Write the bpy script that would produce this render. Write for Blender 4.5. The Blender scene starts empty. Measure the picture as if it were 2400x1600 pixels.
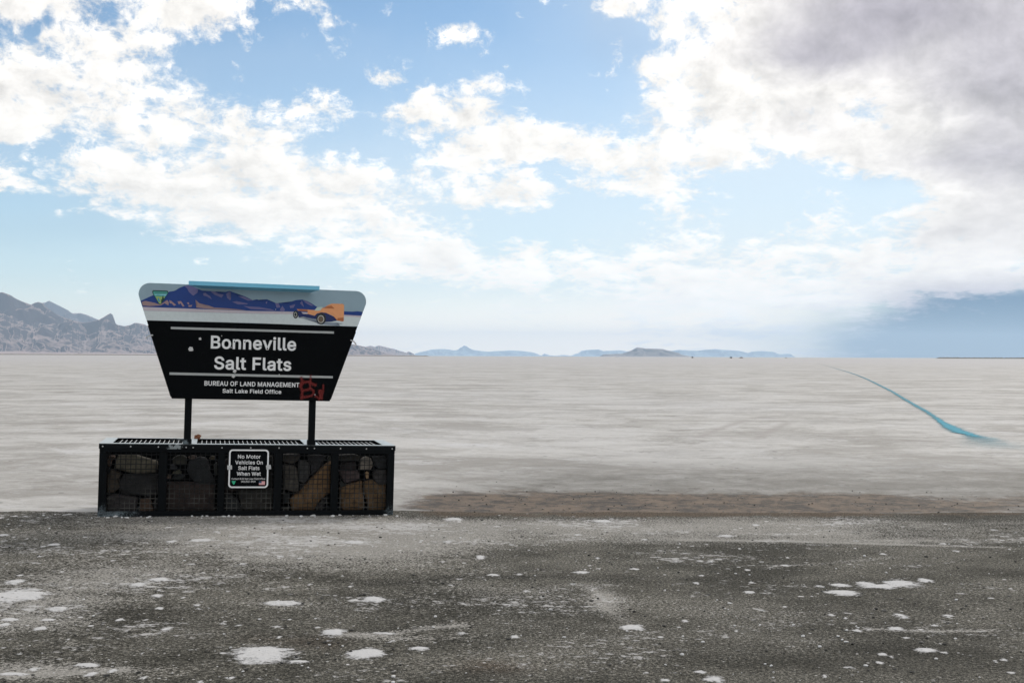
import bpy, bmesh, math, random
import numpy as np
from mathutils import Matrix, Vector
R = math.radians
scene = bpy.context.scene
col = scene.collection
rng = np.random.default_rng(7)
random.seed(7)

# ------------------------------------------------------------------ camera
FPX = 2800.0                                   # focal length in the photograph's pixels (2400 wide)
CAM = np.array([0.0, 0.0, 1.6])
_a, _p = R(0.22), math.atan(34.4 / FPX)
cr = np.array([math.cos(_a), 0, math.sin(_a)])
cf = np.array([0, math.cos(_p), math.sin(_p)]); cf -= cr * (cf @ cr); cf /= np.linalg.norm(cf)
cu = np.cross(cr, cf)
cd = bpy.data.cameras.new("camera"); co = bpy.data.objects.new("camera", cd); col.objects.link(co)
cd.sensor_width = 36.0; cd.lens = 36.0 * FPX / 2400.0; cd.clip_start = 0.05; cd.clip_end = 300000.0
co.matrix_world = Matrix([[cr[0], cu[0], -cf[0], CAM[0]], [cr[1], cu[1], -cf[1], CAM[1]],
                          [cr[2], cu[2], -cf[2], CAM[2]], [0, 0, 0, 1]])
scene.camera = co

def ray(px, py):
    """World direction of a measured point of the photograph."""
    return cf * FPX + (px - 1200.0) * cr - (py - 800.0) * cu

# ------------------------------------------------------------------ exposure, sun, sky
scene.view_settings.view_transform = 'Standard'
scene.view_settings.look = 'None'
scene.view_settings.exposure = 0.0
scene.view_settings.gamma = 1.0
scene.cycles.use_denoising = True
scene.cycles.max_bounces = 6
scene.cycles.diffuse_bounces = 3
scene.cycles.glossy_bounces = 3
scene.cycles.transparent_max_bounces = 12
scene.cycles.volume_bounces = 2

SUN_AZ, SUN_EL = R(38), R(36)
sd = bpy.data.lights.new("sun", 'SUN'); so = bpy.data.objects.new("sun", sd); col.objects.link(so)
sd.energy = 1.5; sd.angle = R(12); sd.color = (1.0, 0.95, 0.88)
sdir = Vector((math.sin(SUN_AZ) * math.cos(SUN_EL), math.cos(SUN_AZ) * math.cos(SUN_EL), math.sin(SUN_EL)))
so.rotation_euler = sdir.to_track_quat('Z', 'Y').to_euler()
so.location = (60, 60, 60)

# measured cloud map: 48 x 20 cells over the visible sky, 0 clear .. 9 full cloud
COVER = """
999656998857 568100000000 026257659999 999999999999
223867748871 013500018741 000121499978 999999999999
998899982431 001100002330 000016489767 999999999999
996589774220 000101000012 200058999978 789999999999
998599985210 000038500167 300015679999 999999999999
999978589941 058711347423 000002899999 999999999999
999967959778 798664899848 611114799999 999999999999
998447999999 863315765579 998557899999 999999999999
124676412479 785211347999 987899989975 248999999999
424558889999 999756635642 222369876845 322477678999
766889999999 999886431358 876689874211 211211489999
013689999999 999996332476 861101122211 111113668999
000012467888 899998654211 310001378522 236657789999
000000124565 455467875511 252112364233 765346789999
000000000000 112588999999 998767888788 757889999999
000000000000 111245666777 888889998888 667777889999
000000000000 001111112566 643346788888 788888655553
000000000000 000000000112 431135556666 665543210000
000000000000 000000000000 111112334444 555443210000
000000000000 000000000000 011111111222 432100000000
"""
GREY = """
8898999998986445 9899999998874565 8899999999998865 9999999999887886
9999999999999865 9899999999999997 8888999999999977 9999999999999888
9999999999998743 9999999999987421
"""
VEIL = """
0000000013333333 1111111112333333 2221111222455555 2222223333566666
2234444445566555 1246776555566666 2234566556777777 3334556667888766
4455666778898532 6667788889986310
"""
def art(s, w):
    t = "".join(s.split()); return np.array([int(c) for c in t], float).reshape(-1, w) / 9.0
A_COV, A_GREY, A_VEIL = art(COVER, 48), art(GREY, 16), art(VEIL, 16)
def look(A, px, py):
    h, w = A.shape
    x = min(max(px / 2400 * w - 0.5, 0), w - 1.001); y = min(max(py / 840 * h - 0.5, 0), h - 1.001)
    i, j = int(x), int(y); fx, fy = x - i, y - j
    return (A[j, i] * (1 - fx) + A[j, i + 1] * fx) * (1 - fy) + (A[j + 1, i] * (1 - fx) + A[j + 1, i + 1] * fx) * fy
AZM, ELM, NR, NC = 24.0, 17.0, 22, 48          # half width in azimuth, top elevation (degrees), rows, columns
def sky_cell(az, el):
    d = np.array([math.sin(R(az)) * math.cos(R(el)), math.cos(R(az)) * math.cos(R(el)), math.sin(R(el))])
    px = 1200 + FPX * (d @ cr) / (d @ cf); py = 800 - FPX * (d @ cu) / (d @ cf)
    return look(A_COV, px, py), look(A_GREY, px, py), look(A_VEIL, px, py)

class NT:
    """Small helper that strings shader nodes together."""
    def __init__(s, tree): s.t = tree; s.n = tree.nodes; s.l = tree.links
    def add(s, typ, **kw):
        nd = s.n.new(typ)
        for k, v in kw.items(): setattr(nd, k, v)
        return nd
    def put(s, sock, v):
        if isinstance(v, bpy.types.NodeSocket): s.l.new(v, sock)
        elif v is not None: sock.default_value = v
    def m(s, op, a, b=None, c=None, clamp=False):
        nd = s.add('ShaderNodeMath', operation=op, use_clamp=clamp)
        for i, v in enumerate((a, b, c)): s.put(nd.inputs[i], v)
        return nd.outputs[0]
    def vm(s, op, a, b=None, out=0):
        nd = s.add('ShaderNodeVectorMath', operation=op)
        s.put(nd.inputs[0], a)
        if op == 'SCALE': s.put(nd.inputs[3], b)
        elif b is not None: s.put(nd.inputs[1], b)
        return nd.outputs[out]
    def mix(s, f, a, b):
        nd = s.add('ShaderNodeMix', data_type='RGBA')
        s.put(nd.inputs[0], f); s.put(nd.inputs[6], c4(a)); s.put(nd.inputs[7], c4(b)); return nd.outputs[2]
    def mul(s, a, b):
        nd = s.add('ShaderNodeMix', data_type='RGBA', blend_type='MULTIPLY')
        s.put(nd.inputs[0], 1.0); s.put(nd.inputs[6], c4(a)); s.put(nd.inputs[7], c4(b)); return nd.outputs[2]
    def noise(s, vec, scale, detail=4, rough=0.55, dist=0.0):
        nd = s.add('ShaderNodeTexNoise'); s.put(nd.inputs['Vector'], vec)
        nd.inputs['Scale'].default_value = scale; nd.inputs['Detail'].default_value = detail
        nd.inputs['Roughness'].default_value = rough; nd.inputs['Distortion'].default_value = dist
        return nd.outputs[0]
    def ss(s, v, lo, hi, a=0.0, b=1.0):
        nd = s.add('ShaderNodeMapRange', interpolation_type='SMOOTHSTEP')
        s.put(nd.inputs[0], v)
        for i, q in enumerate((lo, hi, a, b)): s.put(nd.inputs[i + 1], q)
        return nd.outputs[0]
    def xyz(s, v):
        nd = s.add('ShaderNodeSeparateXYZ'); s.put(nd.inputs[0], v); return nd.outputs
    def comb(s, x, y, z):
        nd = s.add('ShaderNodeCombineXYZ')
        for i, v in enumerate((x, y, z)): s.put(nd.inputs[i], v)
        return nd.outputs[0]
    def attr(s, name):
        nd = s.add('ShaderNodeAttribute'); nd.attribute_name = name; return nd.outputs['Fac']
def c4(v):
    return (v[0], v[1], v[2], 1.0) if isinstance(v, (tuple, list)) and len(v) == 3 else v

world = bpy.data.worlds.new("World"); scene.world = world; world.use_nodes = True
wt = NT(world.node_tree); wt.n.clear()
tc = wt.add('ShaderNodeTexCoord').outputs['Generated']
D = wt.vm('NORMALIZE', tc)
dx, dy, dz = wt.xyz(D)
az = wt.m('MULTIPLY', wt.m('ARCTAN2', dx, dy), 180 / math.pi)
el = wt.m('MULTIPLY', wt.m('ARCSINE', dz), 180 / math.pi)
hl = wt.m('SQRT', wt.m('ADD', wt.m('MULTIPLY', dx, dx), wt.m('ADD', wt.m('MULTIPLY', dy, dy), 1e-6)))
zz = wt.m('LOGARITHM', wt.m('ADD', wt.m('MAXIMUM', dz, 0.0), 0.08), math.e)
P = wt.comb(wt.m('MULTIPLY', wt.m('DIVIDE', dx, hl), 3.0), wt.m('MULTIPLY', wt.m('DIVIDE', dy, hl), 3.0), wt.m('MULTIPLY', zz, 1.25))
wrp = wt.add('ShaderNodeTexNoise'); wt.put(wrp.inputs['Vector'], P); wrp.inputs['Scale'].default_value = 9.0; wrp.inputs['Detail'].default_value = 5.0; wrp.inputs['Roughness'].default_value = 0.6
wv = wt.xyz(wt.vm('SUBTRACT', wrp.outputs['Color'], (0.5, 0.5, 0.5)))
azw = wt.m('ADD', az, wt.m('MULTIPLY', wv[0], 2.6))
elw = wt.m('ADD', el, wt.m('MULTIPLY', wv[1], wt.m('MINIMUM', wt.m('MULTIPLY_ADD', el, 0.14, 0.25), 1.6)))
fl = wt.m('DIVIDE', wt.m('ADD', azw, AZM), AZM, clamp=True)
fr = wt.m('DIVIDE', azw, AZM, clamp=True)
side = wt.m('GREATER_THAN', azw, 0.0)
vrow = wt.m('MULTIPLY', elw, (NR - 1) / ELM)
def ramp(row, left):
    nd = wt.add('ShaderNodeValToRGB'); r = nd.color_ramp; r.interpolation = 'LINEAR'
    n = NC // 2; elv = ELM * row / (NR - 1)
    for i in range(n + 1):
        a_ = -AZM + AZM * i / n if left else AZM * i / n
        c = sky_cell(a_, max(elv, 0.15))
        if i == 0: e = r.elements[0]; e.position = 0.0
        elif i == n: e = r.elements[len(r.elements) - 1]; e.position = 1.0
        else: e = r.elements.new(i / n)
        e.color = (c[0], c[1], c[2], 1.0)
    wt.put(nd.inputs[0], fl if left else fr)
    return nd.outputs[0]
acc = None
for k in range(NR):
    rowc = wt.mix(side, ramp(k, True), ramp(k, False))
    acc = rowc if acc is None else wt.mix(wt.m('SUBTRACT', vrow, float(k - 1), clamp=True), acc, rowc)
# outside the mapped part of the sky: an even scatter of the same clouds
far = wt.m('MAXIMUM', wt.ss(wt.m('ABSOLUTE', az), AZM - 1, AZM + 12), wt.ss(el, ELM, ELM + 12))
acc = wt.mix(far, acc, (0.66, 1.0, 0.35))
sp_ = wt.add('ShaderNodeSeparateColor'); wt.put(sp_.inputs[0], acc)
cov, gry, vei = sp_.outputs
f1 = wt.noise(P, 7.2, 10, 0.64, 0.25)
f4 = wt.noise(wt.vm('ADD', P, (4.0, 1.0, 2.0)), 23.0, 7, 0.68, 0.4)
f2 = wt.noise(wt.vm('ADD', P, (0.030, 0.018, 0.040)), 7.2, 8, 0.62, 0.25)
f3 = wt.noise(P, 2.6, 3, 0.5)
dens = wt.m('ADD', wt.m('MULTIPLY_ADD', cov, 0.83, wt.m('MULTIPLY', wt.ss(gry, 0.95, 0.6, 0.0, 0.42), wt.ss(cov, 0.5, 0.85))), wt.m('ADD', wt.m('MULTIPLY', wt.m('SUBTRACT', f1, 0.5), 2.1), wt.m('MULTIPLY', wt.m('SUBTRACT', f4, 0.5), 1.15)))
soft = wt.ss(el, 1.0, 10.0, 0.30, 0.24)
alpha = wt.ss(dens, wt.m('SUBTRACT', 0.52, soft), wt.m('ADD', 0.52, soft))
relief = wt.m('MULTIPLY', wt.m('SUBTRACT', f1, f2), wt.m('MULTIPLY', wt.ss(el, 2.0, 12.0, 0.4, 1.15), wt.ss(gry, 0.4, 1.0, 0.75, 1.0)))
sky = wt.add('ShaderNodeTexSky'); sky.sky_type = 'NISHITA'; sky.sun_disc = False
sky.sun_elevation = SUN_EL; sky.sun_rotation = SUN_AZ; sky.altitude = 1280; sky.air_density = 1.0; sky.dust_density = 0.6; sky.ozone_density = 1.5
skyc = wt.mul(sky.outputs[0], (1.13, 1.24, 1.22))
veilc = wt.mix(wt.m('MULTIPLY', vei, 0.95), skyc, wt.mix(wt.ss(el, 0.0, 4.0), (21.0, 17.6, 14.0), (8.9, 9.5, 9.8)))
gdark = wt.ss(gry, 0.4, 1.0, 0.0, 1.0)
clear = wt.mul(veilc, wt.mix(gdark, (0.07, 0.15, 0.28), (1, 1, 1)))
cb = wt.m('ADD', wt.m('ADD', wt.m('MULTIPLY_ADD', f3, 0.30, 0.90), wt.ss(dens, 0.55, 1.25, 0.0, -0.10)), relief)
cgrey = wt.mix(gdark, (5.5, 5.2, 5.75), (10.75, 10.4, 9.85))
cloud = wt.vm('SCALE', cgrey, wt.m('MULTIPLY', cb, wt.ss(el, 1.0, 8.0, 1.16, 1.0)))
final = wt.mix(alpha, clear, cloud)
bg = wt.add('ShaderNodeBackground'); wt.put(bg.inputs[0], final); bg.inputs[1].default_value = 0.1
wo = wt.add('ShaderNodeOutputWorld'); wt.l.new(bg.outputs[0], wo.inputs[0])
world.cycles.sampling_method = 'MANUAL'; world.cycles.sample_map_resolution = 512

# ------------------------------------------------------------------ helpers
def lin(c): c /= 255.0; return c / 12.92 if c < 0.04045 else ((c + 0.055) / 1.055) ** 2.4
def alb(r, g, b, k=0.8): return tuple(min(lin(v) / k, 0.85) for v in (r, g, b))
def new_mat(name):
    m = bpy.data.materials.new(name); m.use_nodes = True; t = NT(m.node_tree); b = t.n['Principled BSDF']
    return m, t, b
def paint(name, colr, rough=0.5, var=0.12, scale=25.0, spec=0.5, metal=0.0, bump=0.0):
    m, t, b = new_mat(name)
    o = t.add('ShaderNodeTexCoord').outputs['Object']
    n = t.noise(o, scale, 5, 0.6)
    f = t.m('MULTIPLY_ADD', n, 2 * var, 1 - var)
    t.put(b.inputs['Base Color'], t.vm('SCALE', colr + (), f)) if False else t.put(b.inputs['Base Color'], t.vm('SCALE', tuple(colr), f))
    b.inputs['Roughness'].default_value = rough; b.inputs['Specular IOR Level'].default_value = spec; b.inputs['Metallic'].default_value = metal
    if bump:
        bp = t.add('ShaderNodeBump'); bp.inputs['Strength'].default_value = bump; bp.inputs['Distance'].default_value = 0.01
        t.put(bp.inputs['Height'], n); t.l.new(bp.outputs[0], b.inputs['Normal'])
    return m
def tag(o, label=None, cat=None, group=None, kind=None):
    if label: o['label'] = label
    if cat: o['category'] = cat
    if group: o['group'] = group
    if kind: o['kind'] = kind
    return o
def empty(name, mat):
    o = bpy.data.objects.new(name, None); o.empty_display_size = 0.2; col.objects.link(o); o.matrix_world = mat; return o
class MB:
    """Collects shapes that belong to one mesh."""
    def __init__(s): s.bm = bmesh.new()
    def box(s, x0, x1, y0, y1, z0, z1, mi=0):
        v = [s.bm.verts.new((x, y, z)) for x in (x0, x1) for y in (y0, y1) for z in (z0, z1)]
        for q in ((0, 1, 3, 2), (4, 6, 7, 5), (0, 4, 5, 1), (2, 3, 7, 6), (0, 2, 6, 4), (1, 5, 7, 3)):
            s.bm.faces.new([v[i] for i in q]).material_index = mi
        return s
    def prism(s, pts, y0, y1, mi=0):
        a = [s.bm.verts.new((p[0], y0, p[1])) for p in pts]; b = [s.bm.verts.new((p[0], y1, p[1])) for p in pts]
        n = len(pts); fs = [s.bm.faces.new(a), s.bm.faces.new(b[::-1])]
        for i in range(n): fs.append(s.bm.faces.new((a[i], b[i], b[(i + 1) % n], a[(i + 1) % n])))
        for q in fs: q.material_index = mi
        return s
    def flat(s, pts, y, mi=0):
        q = s.bm.faces.new([s.bm.verts.new((p[0], y, p[1])) for p in pts]); q.material_index = mi; return s
    def rod(s, p, q, r, n=6, mi=0):
        p, q = Vector(p), Vector(q); d = (q - p).normalized()
        e1 = d.cross(Vector((0.3, 0.5, 0.81))).normalized(); e2 = d.cross(e1)
        A, B = [], []
        for i in range(n):
            o = (e1 * math.cos(2 * math.pi * i / n) + e2 * math.sin(2 * math.pi * i / n)) * r
            A.append(s.bm.verts.new(p + o)); B.append(s.bm.verts.new(q + o))
        for i in range(n): s.bm.faces.new((A[i], A[(i + 1) % n], B[(i + 1) % n], B[i])).material_index = mi
        s.bm.faces.new(A[::-1]).material_index = mi; s.bm.faces.new(B).material_index = mi
        return s
    def dome(s, c, r, h, n=12):
        """Low screw head whose cap faces the viewer (-y)."""
        rings = []
        for k in range(4):
            a = k / 3 * math.pi / 2 * 0.96
            rings.append([s.bm.verts.new((c[0] + r * math.cos(a) * math.cos(t), c[1] - h * math.sin(a), c[2] + r * math.cos(a) * math.sin(t)))
                          for t in [2 * math.pi * i / n for i in range(n)]])
        for k in range(3):
            for i in range(n): s.bm.faces.new((rings[k][i], rings[k][(i + 1) % n], rings[k + 1][(i + 1) % n], rings[k + 1][i]))
        s.bm.faces.new(rings[3]); s.bm.faces.new(rings[0][::-1]); return s
    def build(s, name, mats, parent=None, bevel=0.0, smooth=False):
        ng = [f for f in s.bm.faces if len(f.verts) > 4]
        if ng: bmesh.ops.triangulate(s.bm, faces=ng, ngon_method='EAR_CLIP')
        bmesh.ops.recalc_face_normals(s.bm, faces=s.bm.faces)
        me = bpy.data.meshes.new(name); s.bm.to_mesh(me); s.bm.free()
        for m in (mats if isinstance(mats, (list, tuple)) else [mats]): me.materials.append(m)
        if smooth: me.polygons.foreach_set('use_smooth', [True] * len(me.polygons))
        o = bpy.data.objects.new(name, me); col.objects.link(o)
        if parent: o.parent = parent
        if bevel:
            b = o.modifiers.new('bevel', 'BEVEL'); b.width = bevel; b.segments = 2; b.limit_method = 'ANGLE'; b.angle_limit = R(40)
        return o
def grid_mesh(name, X, Y, Z, mats, attrs=None, smooth=True, wrap=False):
    h, w = X.shape
    me = bpy.data.meshes.new(name)
    me.vertices.add(h * w); me.vertices.foreach_set('co', np.stack([X, Y, Z], -1).astype(np.float32).ravel())
    i = np.arange(h * w).reshape(h, w)
    if wrap: j = np.concatenate([i, i[:, :1]], 1)
    else: j = i
    q = np.stack([j[:-1, :-1], j[:-1, 1:], j[1:, 1:], j[1:, :-1]], -1).reshape(-1, 4)
    me.loops.add(q.size); me.loops.foreach_set('vertex_index', q.ravel().astype(np.int32))
    me.polygons.add(len(q)); me.polygons.foreach_set('loop_start', np.arange(0, q.size, 4, dtype=np.int32))
    me.update(calc_edges=True); me.validate()
    me.polygons.foreach_set('use_smooth', [smooth] * len(me.polygons))
    for k, v in (attrs or {}).items():
        a = me.attributes.new(k, 'FLOAT', 'POINT'); a.data.foreach_set('value', v.astype(np.float32).ravel())
    me.materials.append(mats)
    o = bpy.data.objects.new(name, me); col.objects.link(o); return o
def sstep(x, a, b): t = np.clip((x - a) / (b - a), 0, 1); return t * t * (3 - 2 * t)
_perm = np.random.default_rng(3).random((256, 256))
def vnoise(x, y):
    xi, yi = np.floor(x).astype(int), np.floor(y).astype(int); fx, fy = x - xi, y - yi
    fx, fy = fx * fx * (3 - 2 * fx), fy * fy * (3 - 2 * fy)
    g = lambda a, b: _perm[a & 255, b & 255]
    return (g(xi, yi) * (1 - fx) + g(xi + 1, yi) * fx) * (1 - fy) + (g(xi, yi + 1) * (1 - fx) + g(xi + 1, yi + 1) * fx) * fy
def fbm(x, y, o=5, g=0.5, ridge=False):
    s, a, n = 0, 1, 0
    for k in range(o):
        v = vnoise(x * 2 ** k + 17.3 * k, y * 2 ** k + 5.1 * k)
        if ridge: v = 1 - np.abs(2 * v - 1)
        s = s + a * v; n += a; a *= g
    return s / n

# ------------------------------------------------------------------ ground
def ground_z(x, y):
    """The lot falls gently to the right past the sign and is level again far out."""
    r = np.sqrt(np.asarray(x) ** 2 + np.asarray(y) ** 2)
    return np.clip(-0.0225 * (np.asarray(x) + 4.07), -0.09, 0.05) * (1 - sstep(r, 18, 60))
def on_ground(px, py):
    d = ray(px, py); z = 0.0
    for _ in range(12):
        t = (CAM[2] - z) / max(-d[2], 1e-9); x, y = d[0] * t, d[1] * t; z = float(ground_z(x, y))
    return np.array([x, y, z])
BX = np.array([-40, -6.2, -4.2, -1.25, 0.5, 6, 40.0]); BY = np.array([10.5, 11.95, 12.1, 12.86, 12.95, 13.1, 13.6])
def lot_edge(x): return np.interp(x, BX, BY)

# salt flat: one sheet from underfoot to the horizon
azs = np.concatenate([np.linspace(-180, -27, 52)[:-1], np.linspace(-27, 27, 760), np.linspace(27, 180, 52)[1:-1]])
rs = [0.6, 3, 6, 9, 10.8]
while rs[-1] < 60: rs.append(rs[-1] * 1.0085)
while rs[-1] < 400: rs.append(rs[-1] * 1.03)
while rs[-1] < 55000: rs.append(rs[-1] * 1.22)
rs = np.array(rs)
AZ, RR = np.meshgrid(np.radians(azs), rs)
GX, GY = RR * np.sin(AZ), RR * np.cos(AZ)
edge = lot_edge(GX) - GY                        # > 0 inside the lot
GZ = ground_z(GX, GY) - 0.05 * sstep(edge, 0.1, 0.6) + 0.012 * (fbm(GX * 1.3, GY * 1.3) - 0.5) * (1 - sstep(RR, 20, 60))
GPX = 1200 + FPX * GX / np.maximum(GY, 0.1)     # lateral bearing, used to fade zones sideways
depth = -edge
mud = 1.4 * np.exp(-(np.maximum(np.abs(depth - 0.6) - 0.2, 0) / np.where(depth > 0.6, 1.15, 0.6)) ** 2) * sstep(GX, -1.6, -0.5) * (1 - 0.55 * sstep(GX, 3.4, 6.0)) * (0.35 + 1.15 * fbm(GX * .9, GY * 1.6))
grey = (1 - sstep(depth, 0.8, 9.0)) * sstep(GX, -2.2, 1.5) * (0.75 + 1.2 * fbm(GX * .35 + 9, GY * .9 + 4)) + 0.7 * (1 - sstep(depth, 0.3, 3.0)) * sstep(GX, 2.5, 5)
track = np.zeros_like(GX)
for pts in ([(1637, 1024), (1690, 1003), (1745, 985)], [(1770, 1029), (1810, 1008), (1848, 990)]):
    w_ = [on_ground(*q) for q in pts]
    for a_, b_ in zip(w_[:-1], w_[1:]):
        e_ = b_ - a_; L = np.hypot(e_[0], e_[1]); t = np.clip(((GX - a_[0]) * e_[0] + (GY - a_[1]) * e_[1]) / L ** 2, 0, 1)
        track = np.maximum(track, np.exp(-(np.hypot(GX - a_[0] - t * e_[0], GY - a_[1] - t * e_[1]) / 0.13) ** 2))

def wn(t, o, sc):
    nd = t.add('ShaderNodeTexNoise'); t.put(nd.inputs['Vector'], o); nd.inputs['Scale'].default_value = sc; nd.inputs['Detail'].default_value = 4; return nd.outputs['Color']
def salt_color(t, o):
    """Salt crust: pale lavender white broken by beige and grey bands of damp."""
    st = t.vm('ADD', t.vm('MULTIPLY', o, (0.75, 1.0, 1.0)), t.vm('SCALE', t.vm('SUBTRACT', wn(t, o, 0.6), (0.5, 0.5, 0.5)), 2.2))
    big = t.noise(st, 0.035, 8, 0.72)
    mid = t.noise(st, 0.30, 11, 0.80)
    fin = t.noise(st, 5.0, 5, 0.65)
    grain = t.noise(o, 55.0, 3, 0.6)
    c = t.mix(t.ss(mid, 0.40, 0.58), (0.37, 0.35, 0.328), (0.60, 0.582, 0.565))
    c = t.mix(t.ss(big, 0.46, 0.64, 0, 0.5), c, (0.60, 0.59, 0.595))
    c = t.mix(t.ss(fin, 0.56, 0.72, 0, 0.7), c, (0.36, 0.335, 0.30))
    c = t.mix(t.ss(t.noise(st, 0.7, 11, 0.82), 0.54, 0.62, 0, 0.6), c, (0.69, 0.68, 0.695))
    c = t.mix(t.ss(t.noise(t.vm('ADD', st, (9, 4, 0)), 0.45, 11, 0.84), 0.54, 0.61, 0, 0.5), c, (0.27, 0.252, 0.228))
    lnv = t.noise(t.vm('MULTIPLY', o, (0.6, 1.2, 1.0)), 1.1, 11, 0.85)
    c = t.mix(t.ss(lnv, 0.565, 0.61, 0, 0.5), c, (0.25, 0.235, 0.21))
    c = t.mul(t.vm('SCALE', c, t.m('MULTIPLY_ADD', grain, 0.35, 0.82)), (0.875, 0.866, 0.848))
    return c, fin, grain
def speck(t, o, dens, scale=24.0):
    vo = t.add('ShaderNodeTexVoronoi'); vo.feature = 'F1'; t.put(vo.inputs['Vector'], o); vo.inputs['Scale'].default_value = scale
    rnd = t.xyz(vo.outputs['Color'])
    keep = t.m('LESS_THAN', rnd[0], dens)
    rad = t.m('MULTIPLY_ADD', rnd[1], 0.30, 0.10)
    return t.m('MULTIPLY', keep, t.ss(vo.outputs['Distance'], rad, t.m('MULTIPLY', rad, 0.6)))

m_salt, t, b = new_mat("salt_crust")
o = t.add('ShaderNodeTexCoord').outputs['Object']
c, fin, grain = salt_color(t, o)
gr = t.attr('grey'); mu = t.attr('mud'); tr = t.attr('track')
nb = t.noise(o, 1.6, 11, 0.82)
c = t.mix(t.m('MULTIPLY', gr, t.ss(nb, 0.3, 0.7, 0.45, 1.0)), c, (0.145, 0.134, 0.116))
c = t.mix(t.m('MULTIPLY', t.ss(t.m('ADD', mu, t.m('MULTIPLY', t.m('SUBTRACT', nb, 0.5), 2.0)), 0.2, 0.75), 0.92), c, t.mix(t.ss(t.noise(t.vm('ADD', o, (5, 2, 0)), 3.5, 11, 0.85), .42, .58), (0.026, 0.017, 0.010), (0.155, 0.106, 0.068)))
c = t.mix(t.m('MULTIPLY', tr, 0.6), c, (0.33, 0.30, 0.28))
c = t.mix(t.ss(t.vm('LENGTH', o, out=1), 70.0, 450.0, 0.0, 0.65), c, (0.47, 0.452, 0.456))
nearf = t.ss(t.vm('LENGTH', o, out=1), 14.0, 60.0, 1.0, 0.0)
c = t.mix(t.m('MULTIPLY', speck(t, o, 0.05, 7.0), t.m('MULTIPLY', nearf, 0.75)), c, (0.10, 0.09, 0.08))
t.put(b.inputs['Base Color'], c); b.inputs['Roughness'].default_value = 0.75; b.inputs['Specular IOR Level'].default_value = 0.3
bp = t.add('ShaderNodeBump'); bp.inputs['Strength'].default_value = 0.5; bp.inputs['Distance'].default_value = 0.02
t.put(bp.inputs['Height'], t.m('ADD', fin, t.m('MULTIPLY', grain, 0.4))); t.l.new(bp.outputs[0], b.inputs['Normal'])
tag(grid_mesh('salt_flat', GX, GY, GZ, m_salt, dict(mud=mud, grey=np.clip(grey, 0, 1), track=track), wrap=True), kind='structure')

# gravel lot in front of the sign
xs = np.concatenate([[-40, -25, -14, -9], np.linspace(-6.4, 6.4, 560), [9, 14, 25, 40]])
ss_ = np.concatenate([[-40, -15, -4, 1, 3.5], np.linspace(4.6, 11.6, 330)])
tail = np.linspace(0, 1, 26)[1:]
LX = np.repeat(xs[None], len(ss_) + len(tail), 0)
LY = np.zeros_like(LX)
LY[:len(ss_)] = ss_[:, None]
eb = lot_edge(LX[0]) + 0.30 * (fbm(LX[0] * 1.3, LX[0] * 0 + 3.3, 7, 0.65) - 0.5)
for i, tv in enumerate(tail): LY[len(ss_) + i] = 11.6 + (np.maximum(eb, 11.62) - 11.6) * tv
LY[-1] += 0.02
salt = np.zeros_like(LX); film = np.zeros_like(LX); dark = np.zeros_like(LX); rust = np.zeros_like(LX)
def blob(A, px, py, hw, hh, amp=1.0, hard=True):
    c0 = on_ground(px, py); rx = np.linalg.norm(on_ground(px + hw, py) - on_ground(px - hw, py)) / 2
    ry = np.linalg.norm(on_ground(px, py - hh) - on_ground(px, py + hh)) / 2
    d = np.sqrt(((LX - c0[0]) / rx) ** 2 + ((LY - c0[1]) / ry) ** 2)
    v = np.clip(1.5 - d, 0, 1) if hard else np.exp(-d * d * 0.9)
    np.maximum(A, v * amp, out=A) if hard else np.add(A, v * amp, out=A)
PATCH = [(612,1536,80,19),(700,1552,20,4),(40,1396,76,13),(136,1428,27,5),(663,1414,44,5),(323,1372,17,5),(374,1361,25,6),(401,1271,11,4),
 (473,1267,30,3.5),(782,1485,26,9),(374,1427,12,3),(37,1364,26,5),(126,1277,14,3),(8,1255,16,3),(10,1466,14,5),(95,1474,14,4),(112,1454,17,3),
 (22,1453,20,4),(204,1560,31,4),(78,1572,14,5),(34,1582,34,3),(214,1582,10,5),(367,1398,15,4),(861,1534,42,13),(878,1406,27,7),(830,1408,10,3),
 (984,1522,24,5),(1482,1473,28,7),(1062,1219,19,5),(1125,1307,11,4),(1361,1343,16,3),(902,1487,27,3),(1082,1486,12,3.5),(830,1271,24,4),(1048,1271,12,3),
 (1673,1594,27,9),(2117,1369,38,9),(2069,1376,44,6),(1981,1390,41,6),(1967,1372,20,4),(2032,1370,24,5),(1921,1376,13,3),(2168,1361,17,4),(2110,1445,16,6.5),
 (2222,1445,14,4),(2100,1474,20,4),(2190,1467,9,2.5),(2010,1479,9,3),(2166,1526,27,6.5),(2212,1532,12,3),(1705,1257,20,3),(1756,1389,13,3),(1631,1368,7,3),
 (1991,1568,14,4),(2370,1579,9,3),(1641,1576,14,3),(1785,1318,6,2),(1838,1326,12,2),(1486,1335,10,2),(1412,1222,24,2.5),(1156,1348,13,2.5),(540,1590,9,3),(607,1594,11,3)]
for q in PATCH: blob(salt, *q)
r2 = np.random.default_rng(11)
for _ in range(330):                              # small crumbs of crust, thicker towards the left
    px = 2400 * r2.random() ** 1.45; py = 1205 + 395 * r2.random() ** 1.3
    hw = 2.5 + 7 * r2.random() ** 3
    blob(salt, px, py, hw, 0.8 + hw * 0.24 * (py - 1100) / 350, 0.75 + 0.25 * r2.random())
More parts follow.
